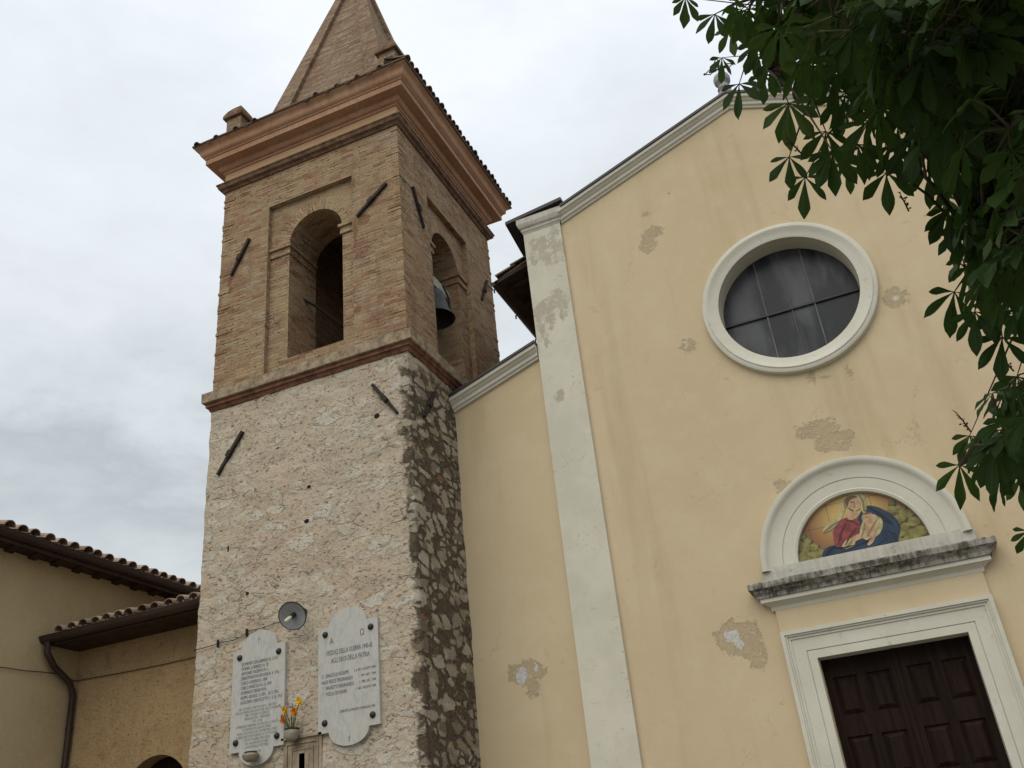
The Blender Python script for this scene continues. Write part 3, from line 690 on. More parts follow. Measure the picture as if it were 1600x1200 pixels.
# flower pot
fp = thing('flower_pot', 'round stone pot hung between the two plaques', 'flower pot', (-7.955, TY0, 2.1))
C_ = V((-7.95, TY0-.14, 2.11))
mb = MB(); mb.lathe([(0, -.075), (.05, -.075), (.085, -.045), (.105, .005), (.10, .05), (.08, .085), (.07, .085), (.085, .04), (0, .0)], C_, n=20); mb.build('pot', POT, fp, smooth=True)
mb = MB(); mb.lathe([(.084, .062), (.10, .066), (.10, .085), (.084, .088)], C_, n=20); mb.tube([C_+V((0, .09, .07)), C_+V((0, .15, .07))], .012, 6); mb.build('iron_ring', IRON, fp)
fl = thing('flowers', 'bunch of yellow and orange artificial flowers in the stone pot', 'flowers', C_+V((0, 0, .08)))
def blossom(c, ax, r, mat):
    mb = MB(); ax = ax.normalized(); a = ax.orthogonal().normalized(); b = ax.cross(a)
    for ring, (tilt, rr, n_) in enumerate(((.25, 1., 6), (.75, .72, 5))):
        for k in range(n_):
            an = 2*PI*k/n_+ring*.5+random.uniform(-.15, .15); d = a*math.cos(an)+b*math.sin(an); t_ = ax.cross(d)
            L = r*rr*random.uniform(.9, 1.1); tip = d*math.cos(tilt)+ax*math.sin(tilt)
            mb.quadstrip([[c-t_*r*.1, c+t_*r*.1], [c+tip*L*.55-t_*r*.32, c+tip*L*.55+t_*r*.32], [c+tip*L*.95-t_*r*.2+ax*.01, c+tip*L*.95+t_*r*.2+ax*.01], [c+tip*L*1.05-t_*.004, c+tip*L*1.05+t_*.004]])
    mb.lathe([(0, r*.3), (r*.14, r*.25), (r*.16, 0)], c, ax, 8)
    return mb
for k, (dx, dz, dy, r, mt) in enumerate(((.135, .42, -.02, .062, YELLOW), (-.09, .34, -.03, .056, YELLOW), (.075, .285, -.05, .062, ORANGE), (-.13, .245, -.02, .048, ORANGE), (-.115, .20, -.05, .045, ORANGE))):
    c = C_+V((dx, dy, dz)); st = MB()
    st.tube([C_+V((dx*.15, 0, .02)), C_+V((dx*.4, dy*.3, dz*.5)), c], .006, 5)
    s_ = st.build('stem', STEM, fl)
    blossom(c, V((random.uniform(-.3, .3), -1, random.uniform(-.3, .2))), r, mt).build('blossom', mt, fl)
st = MB(); st.tube([C_+V((0, 0, .02)), C_+V((.0, -.01, .2)), C_+V((.012, -.01, .42))], [.012, .009, .004], 6); st.tube([C_+V((-.02, 0, .05)), C_+V((-.15, -.01, .36)), C_+V((-.2, -.02, .43))], [.005, .005, .004], 5); st.tube([C_+V((.01, 0, .05)), C_+V((.07, -.02, .2))], .008, 5)
st.build('stem', STEM, fl)
# wall lamp
LC = V((-7.86, TY0-.30, 3.70))
lamp = thing('wall_lamp', 'round grey enamel wall lamp with a bare bulb above the plaques', 'lamp', (-7.95, TY0, 3.85))
ax = V((.17, -.84, -.52)).normalized()
mb = MB(); mb.lathe([(.206, -.002), (.20, .0), (.15, -.022), (.08, -.038), (.035, -.045), (.03, -.09), (0, -.09)], LC, ax, 36); mb.lathe([(.206, -.002), (.15, -.03), (.08, -.05), (.04, -.06)], LC, ax, 36)
sh = mb.build('shade', ENAMEL, lamp, smooth=True)
mb = MB(); mb.lathe([(.197, .003), (.209, .003), (.211, -.006), (.2, -.008)], LC, ax, 36); mb.build('dark_rim', BOLT, sh)
ax2 = V((-.22, -.76, -.61)).normalized()
mb = MB(); mb.lathe([(0, .03), (.034, .03), (.036, -.05)], LC, ax2, 14); mb.build('socket', BOLT, lamp)
mb = MB(); mb.lathe([(0, .165), (.015, .16), (.026, .14), (.028, .06), (.022, .03), (0, .03)], LC, ax2, 14); mb.build('bulb', CREAM, lamp, smooth=True)
mb = MB(); mb.tube([LC-ax*.08, LC-ax*.16, LC+V((0, .2, .12)), (LC.x, TY0+.01, LC.z+.12)], .013, 8); mb.lathe([(0, .02), (.05, .02), (.05, 0)], (LC.x, TY0-.005, LC.z+.12), V((0, -1, 0)), 12); mb.build('bracket', BOLT, lamp)
# cable along the tower to the lamp
mb = MB()
pts = [(-9.83, 3.655), (-9.6, 3.66), (-9.3, 3.68), (-9.1, 3.675), (-8.95, 3.70), (-8.8, 3.765), (-8.6, 3.765), (-8.3, 3.79), (-8.1, 3.82), (-7.93, 3.83)]
mb.tube([(-9.83, TY0+.4, 3.62)]+[(x, TY0-.028, z-.05) for x, z in pts]+[(LC.x, TY0-.02, LC.z+.1)], .006, 6)
for x, z in ((-9.38, 3.63), (-8.86, 3.70), (-8.14, 3.77)): mb.box(x-.008, x+.008, TY0-.045, TY0, z-.06, z+.05)
tag(mb.build('cable', BOLT, loc=(-9.0, TY0, 3.7)), 'thin black cable sagging across the tower stone to the wall lamp', 'cable')

# ================================================================== CHURCH
FY = 13.0; XC = -.13
church = thing('church', 'pale ochre gabled church front with white trim, round window and portal', 'church', (XC, FY, GZ))
RK, RZ, RX = .362, 10.357, -3.571                     # nave rake: z = RZ + RK*(x-RX)
XP = -.25; ZP = RZ+RK*(XP-RX); RK2 = .43
OC, OR = (-.18, 7.555), 1.05
DX0, DX1, DZ = -1.034, .794, 2.24
XL, XR_ = -4.28, 2*XC+4.28
nv = 64
ocl = [(OC[0]+OR*math.cos(2*PI*k/nv), OC[1]+OR*math.sin(2*PI*k/nv)) for k in range(nv)]
AK, AZ = .335, 7.25                                   # aisle rake from the tower corner
za = lambda x: AZ+AK*(x+5.93)
fmap = lambda d: (lambda a, b: V((a, FY+d, b)))
mb = MB()
zr = RZ+RK*(XL-RX); zr2 = ZP-RK2*(XR_-XP)
outer = [(XL, GZ-.05), (DX0, GZ-.05), (DX0, DZ), (DX1, DZ), (DX1, GZ-.05), (XR_, GZ-.05), (XR_, zr2), (XP, ZP), (XL, zr)]
mb.poly(outer, [ocl], fmap(0))
for l, d in ((ocl, .30),):
    for i in range(nv): mb.face([fmap(0)(*l[i]), fmap(0)(*l[(i+1) % nv]), fmap(d)(*l[(i+1) % nv]), fmap(d)(*l[i])])
dl = [(DX0, GZ-.05), (DX0, DZ), (DX1, DZ), (DX1, GZ-.05)]
for i in range(3): mb.face([fmap(0)(*dl[i]), fmap(0)(*dl[i+1]), fmap(.45)(*dl[i+1]), fmap(.45)(*dl[i])])
mb.poly([(XL, GZ), (XR_, GZ), (XR_, zr2), (XP, ZP), (XL, zr)], [], fmap(.95))
mb.face([(XL, FY, GZ), (XL, FY+.95, GZ), (XL, FY+.95, zr), (XL, FY, zr)]); mb.face([(XR_, FY, GZ), (XR_, FY+.95, GZ), (XR_, FY+.95, zr2), (XR_, FY, zr2)])
mb.build('facade_wall', OCHRE, church)
AXL, AXR = -7.8, 2*XC+7.8
mb = MB()
for sgn in (0, 1):
    mir = (lambda x: x) if not sgn else (lambda x: 2*XC-x)
    L = [(mir(AXL), GZ-.05), (mir(XL), GZ-.05), (mir(XL), za(XL)), (mir(AXL), za(AXL))]
    mb = MB(); mb.prism(L, fmap(.012), fmap(.5)); mb.build('aisle_wall', OCHRE, church)
# nave and aisles behind
mb = MB(); mb.box(XL+.15, XR_-.15, FY+.95, FY+20, GZ, 9.6)
mb.prism([(XL+.15, 9.6), (XR_-.15, 9.6), (XC, 9.6+RK*4.1)], fmap(.95), fmap(20))
for a, b in ((AXL, XL), (2*XC-XL, 2*XC-AXL)): 
    lo, hi = (za(AXL)-.25, za(XL)-.25)
    L = [(a, GZ), (b, GZ), (b, hi if a == AXL else lo), (a, lo if a == AXL else hi)]
    mb.prism(L, fmap(.5), fmap(20))
mb.build('nave_wall', OCHRE_PLAIN, church)
# pilasters
def sweep_xz(mb, pts, prof):                         # profile (projection, rise) along a polyline in the facade plane
    rows = [[V((x, FY-d, z+h)) for x, z in pts] for d, h in prof]
    mb.quadstrip(rows)
    for k in (0, -1): mb.poly([(d, h) for d, h in prof], [], lambda d, h: V((pts[k][0], FY-d, pts[k][1]+h)))
for sgn in (0, 1):
    mir = (lambda x: x) if not sgn else (lambda x: 2*XC-x)
    dz_ = 0 if not sgn else -.35
    mb = MB(); a, b = sorted((mir(-4.29), mir(-3.585)))
    mb.box(a, b, FY-.06, FY+.1, GZ, 10.38+dz_)
    pil = mb.build('pilaster', WHITE_PIL if not sgn else WHITE, church)
    mb = MB(); prf = [(.0, 10.33), (.015, 10.37), (.03, 10.39), (.03, 10.43), (.06, 10.46), (.085, 10.53), (.085, 10.64), (-.1, 10.66)]
    rows = [[V((a-o, FY+.3, z+dz_)), V((a-o, FY-.06-o, z+dz_)), V((b+o, FY-.06-o, z+dz_)), V((b+o, FY+.3, z+dz_))] for o, z in prf]
    mb.quadstrip(rows)
    mb.build('pilaster_cap', WHITE_OLD, pil)
# raking cornices
prof = [(-.05, -.03), (.035, -.03), (.04, .0), (.075, .02), (.075, .075), (.105, .095), (.125, .125), (.16, .14), (.16, .205), (-.05, .205)]
mb = MB(); sweep_xz(mb, [(-3.56, RZ+RK*(-3.56-RX)), (XP, ZP), (2*XC+3.56, ZP-RK2*(2*XC+3.56-XP))], prof)
mb.build('raking_cornice', WHITE, church)
for sgn in (0, 1):
    mir = (lambda x: x) if not sgn else (lambda x: 2*XC-x)
    mb = MB(); sweep_xz(mb, [(mir(AXL), za(AXL)), (mir(-4.31), za(-4.31))], prof); mb.build('raking_cornice', WHITE, church)
# dark metal copings
mb = MB()
sweep_xz(mb, [(-3.50, RZ+RK*(-3.50-RX)), (XP, ZP), (2*XC+3.50, ZP-RK2*(2*XC+3.50-XP))], [(.185, .205), (.185, .255), (-.99, .275), (-.99, .207)])
part_label(mb.build('coping', COPING, church), 'dark brown metal coping along the gable')
for sgn in (0, 1):
    mir = (lambda x: x) if not sgn else (lambda x: 2*XC-x)
    mb = MB(); sweep_xz(mb, [(mir(AXL), za(AXL)), (mir(-4.30), za(-4.30))], [(.185, .205), (.185, .255), (-.55, .27), (-.55, .207)]); mb.build('coping', COPING, church); mb = MB()
    # flat flashing over the pilaster cap, running out to the eave
    P = [(mir(-4.60), 12.90), (mir(-3.46), 12.80), (mir(-3.46), 13.99), (mir(-4.69), 13.99)]
    P1 = P if not sgn else P[::-1]
    zf = lambda p: 10.665-.35*sgn+(.0 if abs(p[0]-XC) > 4 else .05)
    mb.hexa([V((*p, zf(p))) for p in P1], [V((*p, zf(p)+.065)) for p in P1]); mb.build('flashing', COPING, church)
# side eaves with gutter (seen left of the pilaster)
for sgn in (0, 1):
    mir = (lambda x: x) if not sgn else (lambda x: 2*XC-x)
    mb = MB()
    G0, G1 = V((mir(-5.20), 13.62, 10.0)), V((mir(-5.30), FY+20, 10.0))
    ins = mir(-4.1)-mir(-5.2); ins = 1 if ins > 0 else -1
    # soffit boards
    mb.hexa([G0+V((0, 0, -.02)), G1+V((0, 0, -.02)), V((mir(-4.1), FY+20, 10.28)), V((mir(-4.1), 13.62, 10.28))], [G0+V((0, 0, .06)), G1+V((0, 0, .06)), V((mir(-4.1), FY+20, 10.36)), V((mir(-4.1), 13.62, 10.36))])
    for k in range(22):
        y = 13.9+k*.6
        mb.hexa([V((mir(-5.0), y, 9.96)), V((mir(-5.0), y+.09, 9.96)), V((mir(-4.2), y+.09, 10.18)), V((mir(-4.2), y, 10.18))], [V((mir(-5.0), y, 10.06)), V((mir(-5.0), y+.09, 10.06)), V((mir(-4.2), y+.09, 10.3)), V((mir(-4.2), y, 10.3))])
    mb.build('eave', SOFFIT, church)
    mb = MB()
    rows = [[p+V((-ins*.075*math.cos(PI*k/8)-ins*.02, 0, -.085*math.sin(PI*k/8)+.05)) for k in range(9)] for p in (G0, G1)]
    mb.quadstrip(rows); mb.face(rows[0])
    rows2 = [[p+V((-ins*.07*math.cos(PI*k/8)-ins*.02, 0, -.08*math.sin(PI*k/8)+.05)) for k in range(9)] for p in (G0, G1)]
    mb.quadstrip(rows2)
    for k in range(14):
        p = G0.lerp(G1, .01+k*.055); mb.box(p.x-.012-ins*.1, p.x+.012-ins*.1, p.y-.012, p.y+.012, p.z-.06, p.z+.02)
    mb.build('gutter', GUTTER, church)
    mb = MB()
    O_ = V((mir(-5.16), 13.74, 10.13)); U_ = V((ins*1., 0, .40))
    coppi(mb, O_, V((0, 1, 0)), U_, 19, 4.9 if 0 else 1.5, pitch=.24, r=.1)
    q = [V((mir(-5.16), 13.66, 10.10)), V((mir(-5.16), FY+20, 10.10)), V((XC, FY+20, 10.10+.40*abs(mir(-5.16)-XC))), V((XC, 13.66, 10.10+.40*abs(mir(-5.16)-XC)))]
    mb.face(q, [(7.5, 9.5)]*4); mb.hexa([p+V((0, 0, -.05)) for p in q], [p+V((0, 0, -.004)) for p in q])
    mb.build('side_roof', TILE_OLD, church)
# aisle roofs
mb = MB()
for sgn in (0, 1):
    mir = (lambda x: x) if not sgn else (lambda x: 2*XC-x)
    a_, b_ = mir(AXL-.3), mir(XL)
    mb.face([V((a_, FY+.5, za(AXL-.3)+.02)), V((a_, FY+20, za(AXL-.3)+.02)), V((b_, FY+20, za(XL)+.02)), V((b_, FY+.5, za(XL)+.02))], [(3.5, 2.5)]*4)
mb.build('aisle_roof', TILE_OLD, church)
# oculus
ocu = MB()
prof = [(1.045, .05), (1.055, -.06), (1.10, -.075), (1.17, -.082), (1.20, -.105), (1.235, -.115), (1.25, -.10), (1.275, -.10), (1.305, -.085), (1.315, .0)]
ocu.quadstrip([[V((OC[0]+r*math.cos(2*PI*k/72), FY+d, OC[1]+r*math.sin(2*PI*k/72))) for k in range(72)] for r, d in prof], True)
ofr = ocu.build('window_surround', WHITE, church, smooth=True)
part_label(ofr, 'moulded white ring round the circular window')
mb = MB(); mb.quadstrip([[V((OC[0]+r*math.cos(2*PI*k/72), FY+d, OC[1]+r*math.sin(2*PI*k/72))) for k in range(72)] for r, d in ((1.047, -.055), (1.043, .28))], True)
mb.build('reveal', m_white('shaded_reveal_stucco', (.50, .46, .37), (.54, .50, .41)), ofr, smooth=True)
mb = MB(); mb.poly(ocl, [], fmap(.29)); mb.build('pane', GLASS, ofr)
mb = MB(); y = FY+.275
for x_, w_ in ((-.555, .011), (.18, .011), (-.17, .005)):
    h = math.sqrt(OR**2-(x_-OC[0])**2); mb.box(x_-w_, x_+w_, y-.01, y+.012, OC[1]-h, OC[1]+h)
part_label(mb.build('glazing_bar', m_plain('pale_glazing_bar', (.115, .115, .11), .6, .3, bump=0), ofr), 'thin pale upright bars')
mb = MB(); mb.box(OC[0]-1.04, OC[0]+1.04, y-.02, y+.014, OC[1]-.075, OC[1]-.045); part_label(mb.build('glazing_bar', BOLT, ofr), 'dark horizontal bar')
# portal: frame
def uframe(mb, x0, x1, zt, steps, yb):
    # steps: (inset, proud) pairs; three-sided moulded frame open at the ground
    for (o0, o1, y) in steps:
        L = [(x0+o0, GZ), (x0+o0, zt-o0), (x1-o0, zt-o0), (x1-o0, GZ), (x1-o1, GZ), (x1-o1, zt-o1), (x0+o1, zt-o1), (x0+o1, GZ)]
        for q in (0, 1, 2):
            A_, B_, C2, D_ = L[q], L[q+1], L[6-q], L[7-q]
            P = [A_, B_, C2, D_]
            mb.prism(P, lambda a, b: V((a, FY-y, b)), lambda a, b: V((a, yb, b)), True, False)
mb = MB()
uframe(mb, -1.43, 1.18, 2.605, ((0, .05, .125), (.05, .075, .105), (.075, .11, .085), (.11, .275, .07), (.275, .287, .055), (.287, .388, .067)), FY+.25)
dfr = mb.build('door_frame', WHITE, church); part_label(dfr, 'moulded white stone frame round the door')
# plain panel between frame and cornice
mb = MB(); mb.box(-1.43, 1.178, FY-.045, FY+.05, 2.60, 2.95); mb.build('portal_panel', OCHRE_PLAIN, church)
# door leaves
def leaf(x0, x1, name='door_leaf'):
    mb = MB(); yb = FY+.215; zt, zb = 2.235, GZ+.03
    mb.box(x0, x1, yb, yb+.05, zb, zt)
    w_ = (x1-x0); st = .085; mid = (x0+x1)/2
    rows = [(1.50, 1.98), (.75, 1.25), (.0, .5), (-.75, -.25), (-1.45, -.98)]
    xs = [(x0+.10, mid-.055), (mid+.055, x1-.10)]
    # stiles and rails stand proud
    for a, b in ((x0, xs[0][0]), (xs[0][1], xs[1][0]), (xs[1][1], x1)): mb.box(a, b, yb-.03, yb, zb, zt)
    edges = [zt]+[e_ for r_ in rows for e_ in (r_[1], r_[0])]+[zb]
    for i in range(0, len(edges), 2):
        for a, b in xs: mb.box(a, b, yb-.029, yb, edges[i+1], edges[i])
    o = mb.build(name, WOOD, church)
    for z0, z1 in rows:
        for a, b in xs:
            pm = MB(); i1, i2 = .02, .07
            lo = [V((a+i1, yb-.002, z0+i1)), V((b-i1, yb-.002, z0+i1)), V((b-i1, yb-.002, z1-i1)), V((a+i1, yb-.002, z1-i1))]
            hi = [V((a+i2, yb-.034, z0+i2)), V((b-i2, yb-.034, z0+i2)), V((b-i2, yb-.034, z1-i2)), V((a+i2, yb-.034, z1-i2))]
            pm.quadstrip([lo, hi], True); pm.face(hi); pm.build('panel', WOOD, o)
    return o
leaf(DX0-.0, -.123); leaf(-.117, DX1)
mb = MB(); mb.box(-.145, -.095, FY+.16, FY+.186, GZ+.03, 2.235); mb.build('door_astragal', WOOD, church)
# portal cornice
mb = MB(); x0, x1 = -1.45, 1.18
def ledge(mb, prf):
    mb.quadstrip([[V((x0-o, FY+.05, z)), V((x0-o, FY-.03-o, z)), V((x1+o, FY-.03-o, z)), V((x1+o, FY+.05, z))] for o, z in prf])
ledge(mb, [(.0, 2.90), (.02, 2.91), (.03, 2.96), (.07, 2.99), (.10, 3.01)]); 
ledge(mb, [(.10, 3.01), (.13, 3.012), (.13, 3.065)])
mb.m = 1
ledge(mb, [(.13, 3.065), (.155, 3.07), (.165, 3.12), (.20, 3.16), (.225, 3.18), (.245, 3.185), (.25, 3.255), (.24, 3.27), (-.03, 3.305)])
pc = mb.build('portal_cornice', [WHITE, WHITE_STREAK], church); part_label(pc, 'projecting cornice over the door with black rain streaks')
# lunette
LX, LZ = -.13, 3.43
mb = MB(); mb.box(-1.495, 1.235, FY-.10, FY+.05, 3.29, 3.475); mb.build('lunette_sill', WHITE_OLD, church)
mb = MB(); n = 48
prof = [(.845, .03), (.850, -.085), (.885, -.095), (.90, -.085), (1.03, -.092), (1.036, -.082), (1.045, -.082), (1.05, -.095), (1.215, -.10), (1.24, -.115), (1.265, -.145), (1.30, -.155), (1.335, -.15), (1.345, -.13), (1.35, .0)]
mb.quadstrip([[V((LX+r*math.cos(PI*k/n), FY+d, LZ+r*math.sin(PI*k/n))) for k in range(n+1)] for r, d in prof])
lun = mb.build('lunette_arch', WHITE, church, smooth=True); part_label(lun, 'moulded white half-round arch above the door')

# painted tile picture: a plain robed figure with clouds, laid out as thin glazed layers
def m_paint(name, a, b, sc=5, rough=.28):
    g = G(name); n_ = g.noise(sc, 4, .6)
    return g.done(g.mix(g.ramp(n_, .35, .65), a, b), rough, None, .4)
def m_glow():
    g = G('amber_glaze'); x, y, z = g.sep(); n_ = g.noise(3, 3)
    d = g.vm('LENGTH', g.vm('MULTIPLY', g.vm('SUBTRACT', g.pos, (LX-.02, 0, LZ+.60)), (1, 0, 1.15)))
    d = g.math('ADD', d, g.math('MULTIPLY', g.math('SUBTRACT', n_, .5), .2))
    col = g.mix(g.ramp(d, .12, .62), (.54, .37, .11), (.30, .145, .045)); col = g.mix(g.ramp(d, .5, .85), col, (.12, .05, .02))
    # grout lines of the square tiles
    gx = g.math('ABSOLUTE', g.math('SUBTRACT', g.math('FRACT', g.math('MULTIPLY', g.math('ADD', x, 10.02), 1/.29)), .5))
    gz = g.math('ABSOLUTE', g.math('SUBTRACT', g.math('FRACT', g.math('MULTIPLY', g.math('ADD', z, 10.02), 1/.29)), .5))
    col = g.mix(g.ramp(g.math('MAXIMUM', gx, gz), .484, .492, 0, .75), col, (.05, .03, .015))
    return g.done(col, .3, None, .4)
MP = [m_glow(), m_paint('olive_cloud_glaze', (.13, .115, .028), (.27, .235, .07), 12), m_paint('blue_glaze', (.006, .018, .040), (.012, .038, .075), 9), m_paint('crimson_glaze', (.17, .020, .024), (.27, .05, .05), 10), m_paint('skin_glaze', (.36, .21, .11), (.50, .33, .19), 13), m_paint('veil_glaze', (.30, .25, .10), (.48, .42, .23), 12), m_paint('brown_glaze', (.10, .045, .02), (.15, .07, .03), 8), m_paint('deep_olive_glaze', (.06, .048, .012), (.11, .09, .022), 8), m_paint('dark_blue_glaze', (.004, .009, .022), (.006, .015, .035), 8), m_paint('light_blue_glaze', (.018, .045, .075), (.025, .055, .09), 8), m_paint('dark_crimson_glaze', (.09, .012, .014), (.11, .018, .018), 8), m_paint('ochre_shadow_glaze', (.19, .14, .045), (.24, .18, .06), 8)]
mb = MB(); RR = .852
YB = FY-.012
def clip(p):
    out = []
    for a, b in p:
        r_ = math.hypot(a, b)
        if r_ > RR-.004: a, b = a*(RR-.004)/r_, b*(RR-.004)/r_
        out.append((a, max(b, .0)))
    return out
FIG = [1., 1.]
def lay(mi, pts, k):
    pts = clip([(a*FIG[0]+(.02 if FIG[0] > 1 else 0), b*FIG[1]) for a, b in pts]) if FIG[0] > 1 else pts
    mb.m = mi; mb.poly(pts, [], lambda a, b: V((LX+a, YB-.0012*k, LZ+b)))
def blob(cx, cz, rx, rz, rot=0, n=20, wob=0):
    out = []
    for k in range(n):
        t = 2*PI*k/n; q = 1+wob*math.sin(3*t+cx*20)
        a, b = rx*math.cos(t)*q, rz*math.sin(t)*q
        out.append((cx+a*math.cos(rot)-b*math.sin(rot), cz+a*math.sin(rot)+b*math.cos(rot)))
    return out
def smooth_poly(p, it=2):
    for _ in range(it):
        q = []
        for i in range(len(p)):
            a, b = p[i], p[(i+1) % len(p)]
            q += [(a[0]*.75+b[0]*.25, a[1]*.75+b[1]*.25), (a[0]*.25+b[0]*.75, a[1]*.25+b[1]*.75)]
        p = q
    return p
half = [(RR*math.cos(PI*k/40), RR*math.sin(PI*k/40)) for k in range(41)]
lay(0, [(-RR, -.02)]+[(RR, -.02)]+half, 0)
rc = random.Random(5)
inside = lambda p: p[0]**2+p[1]**2 < (RR-.003)**2 and p[1] > .0
k = 1
for (cx, cz, r) in ((-.78, .30, .07), (-.72, .40, .06), (-.72, .24, .09), (-.66, .32, .06), (-.60, .22, .07), (-.74, .12, .10), (-.62, .10, .09), (-.52, .14, .06), (-.78, .04, .09), (-.66, .02, .09), (-.50, .04, .08), (-.38, .04, .07), (-.28, .03, .06),
                    (.52, .60, .05), (.50, .50, .07), (.60, .48, .08), (.58, .37, .08), (.68, .40, .08), (.49, .33, .08), (.72, .28, .09), (.60, .24, .07), (.76, .14, .10), (.64, .12, .11), (.50, .17, .08), (.44, .08, .08), (.55, .03, .09), (.70, .03, .1)):
    lay(7, clip(blob(cx, cz-.012, r*1.08, r*.95, 0, 18, .06)), k); lay(1, clip(blob(cx-.008, cz+.012, r*.86, r*.70, 0, 18, .05)), k+.5); k += .13
k = 6; FIG[:] = [1.24, 1.09]
# seated robed figure
lay(2, clip(smooth_poly([(-.46, .0), (-.44, .12), (-.36, .18), (-.26, .18), (-.06, .34), (.06, .52), (.14, .60), (.28, .52), (.40, .36), (.42, .22), (.34, .08), (.36, .0)])), k)
lay(3, smooth_poly([(-.29, .14), (-.28, .34), (-.20, .46), (-.08, .50), (.03, .44), (.02, .30), (-.10, .20), (-.20, .12)]), k+1)
lay(5, smooth_poly([(-.40, .36), (-.30, .47), (-.20, .50), (-.12, .58), (-.10, .70), (-.02, .79), (.10, .78), (.16, .70), (.14, .56), (.10, .44), (.06, .62), (-.02, .70), (-.08, .60), (-.16, .46), (-.30, .36)]), k+2)
lay(4, blob(.015, .645, .075, .098, .25), k+3); lay(4, smooth_poly([(-.06, .60), (.02, .58), (.03, .46), (-.06, .44), (-.10, .48)]), k+2.6)
lay(6, smooth_poly([(-.065, .64), (-.05, .73), (.03, .76), (.09, .71), (.03, .715), (-.03, .68), (-.045, .62)]), k+4)
# wrapped bundle held in the lap, hand below
lay(5, smooth_poly([(-.02, .22), (.02, .34), (.10, .46), (.22, .46), (.27, .34), (.20, .20), (.08, .12)]), k+5)
lay(4, blob(.12, .43, .062, .068, -.3), k+6); lay(4, smooth_poly([(-.16, .19), (-.06, .25), (.10, .27), (.16, .24), (.08, .21), (-.04, .18), (-.12, .15)]), k+7)
lay(5, smooth_poly([(-.24, .12), (-.16, .22), (-.06, .22), (-.08, .13), (-.16, .09)]), k+6)
lay(6, smooth_poly([(.07, .47), (.12, .505), (.175, .47), (.13, .475)]), k+7)
lay(2, clip(smooth_poly([(-.30, .0), (-.24, .06), (-.08, .10), (.08, .14), (.22, .22), (.34, .30), (.40, .20), (.34, .06), (.36, .0)])), k+8)
lay(4, smooth_poly([(.06, .40), (.10, .36), (.17, .38), (.20, .30), (.16, .22), (.09, .22), (.05, .30)]), k+7.2)
lay(4, smooth_poly([(.10, .25), (.16, .24), (.13, .14), (.06, .08), (.03, .10), (.09, .16)]), k+8.6)
def stroke(mi, pts, w, kk):
    L = [];  R_ = []
    for i, (a, b) in enumerate(pts):
        a2, b2 = pts[min(i+1, len(pts)-1)]; a0, b0 = pts[max(i-1, 0)]; l = math.hypot(a2-a0, b2-b0); ww = w*math.sin(PI*(i+.35)/(len(pts)-.3))
        L.append((a-(b2-b0)/l*ww, b+(a2-a0)/l*ww)); R_.append((a+(b2-b0)/l*ww, b-(a2-a0)/l*ww))
    lay(mi, L+R_[::-1], kk)
for P, w_, mi in (([(-.36, .04), (-.2, .08), (-.04, .12), (.1, .17)], .013, 8), ([(-.3, .15), (-.2, .12), (-.1, .13)], .01, 8), ([(.16, .56), (.26, .44), (.34, .28)], .014, 8), ([(.24, .24), (.34, .16), (.33, .05)], .014, 8), ([(.0, .03), (.14, .07), (.28, .15)], .013, 8), ([(-.42, .05), (-.36, .13), (-.28, .17)], .01, 8), ([(.10, .54), (.2, .46), (.3, .33)], .008, 9), ([(-.2, .03), (-.02, .05), (.2, .1)], .01, 9), ([(.3, .4), (.37, .3), (.38, .2)], .012, 9),
                  ([(-.25, .18), (-.2, .3), (-.12, .42)], .011, 10), ([(-.18, .15), (-.1, .26), (-.02, .34)], .011, 10), ([(-.1, .46), (-.03, .42), (.01, .36)], .009, 10), ([(-.36, .37), (-.26, .43), (-.16, .47)], .01, 11), ([(.10, .74), (.12, .64), (.1, .52)], .012, 11), ([(-.08, .62), (-.07, .7), (-.02, .76)], .01, 11), ([(.06, .2), (.12, .28), (.2, .38)], .012, 11), ([(.0, .2), (.05, .3), (.08, .38)], .01, 11), ([(-.18, .11), (-.12, .17), (-.09, .2)], .01, 11),
                  ([(-.01, .665), (.012, .668), (.03, .662)], .005, 6), ([(.022, .66), (.03, .635), (.022, .622)], .004, 6), ([(.005, .598), (.02, .6), (.032, .602)], .004, 3), ([(-.04, .6), (-.025, .57), (.0, .553)], .008, 6), ([(.09, .44), (.105, .437), (.12, .44)], .004, 6)):
    stroke(mi, P, w_, k+9+w_*20)
pic = mb.build('tile_picture', MP, lun); part_label(pic, 'painted tile picture of a robed figure among clouds')
# iron cross on the gable
CB = V((-.25, FY+.05, ZP+.2))
cr_ = thing('gable_cross', 'ornate iron cross on a small stone pedestal at the gable peak', 'cross', CB)
mb = MB()
mb.box(CB.x-.12, CB.x+.12, CB.y-.12, CB.y+.12, CB.z-.05, CB.z+.16)
mb.lathe([(0, .16), (.10, .16), (.09, .26), (.12, .30), (.085, .36), (.09, .40), (.14, .46), (.15, .54), (.13, .60), (.06, .64), (0, .645)], CB, n=20)
mb.build('pedestal', m_plain('grey_pedestal', (.36, .36, .36), .8, .25, sc=8), cr_)
mb = MB(); cc = CB+V((0, 0, .80)); y = CB.y
mb.tube([CB+V((0, 0, .6)), CB+V((0, 0, .98))], .016, 6)
mb.tube([cc+V((-.18, 0, 0)), cc+V((.18, 0, 0))], .016, 6)
for d in (V((-1, 0, 0)), V((1, 0, 0)), V((0, 0, 1))):
    n_ = V((-d.z, 0, d.x)); t = cc+d*.21
    for s_ in (-1, 1):
        mb.tube([cc+d*.05+n_*s_*.022, t-d*.09+n_*s_*.026, t-d*.04+n_*s_*.055, t+d*.0+n_*s_*.026, t+d*.05], .010, 5)
    mb.lathe([(0, -.03), (.025, 0), (0, .03)], t+d*.05, d, 8)
mb.build('iron_work', IRON, cr_)

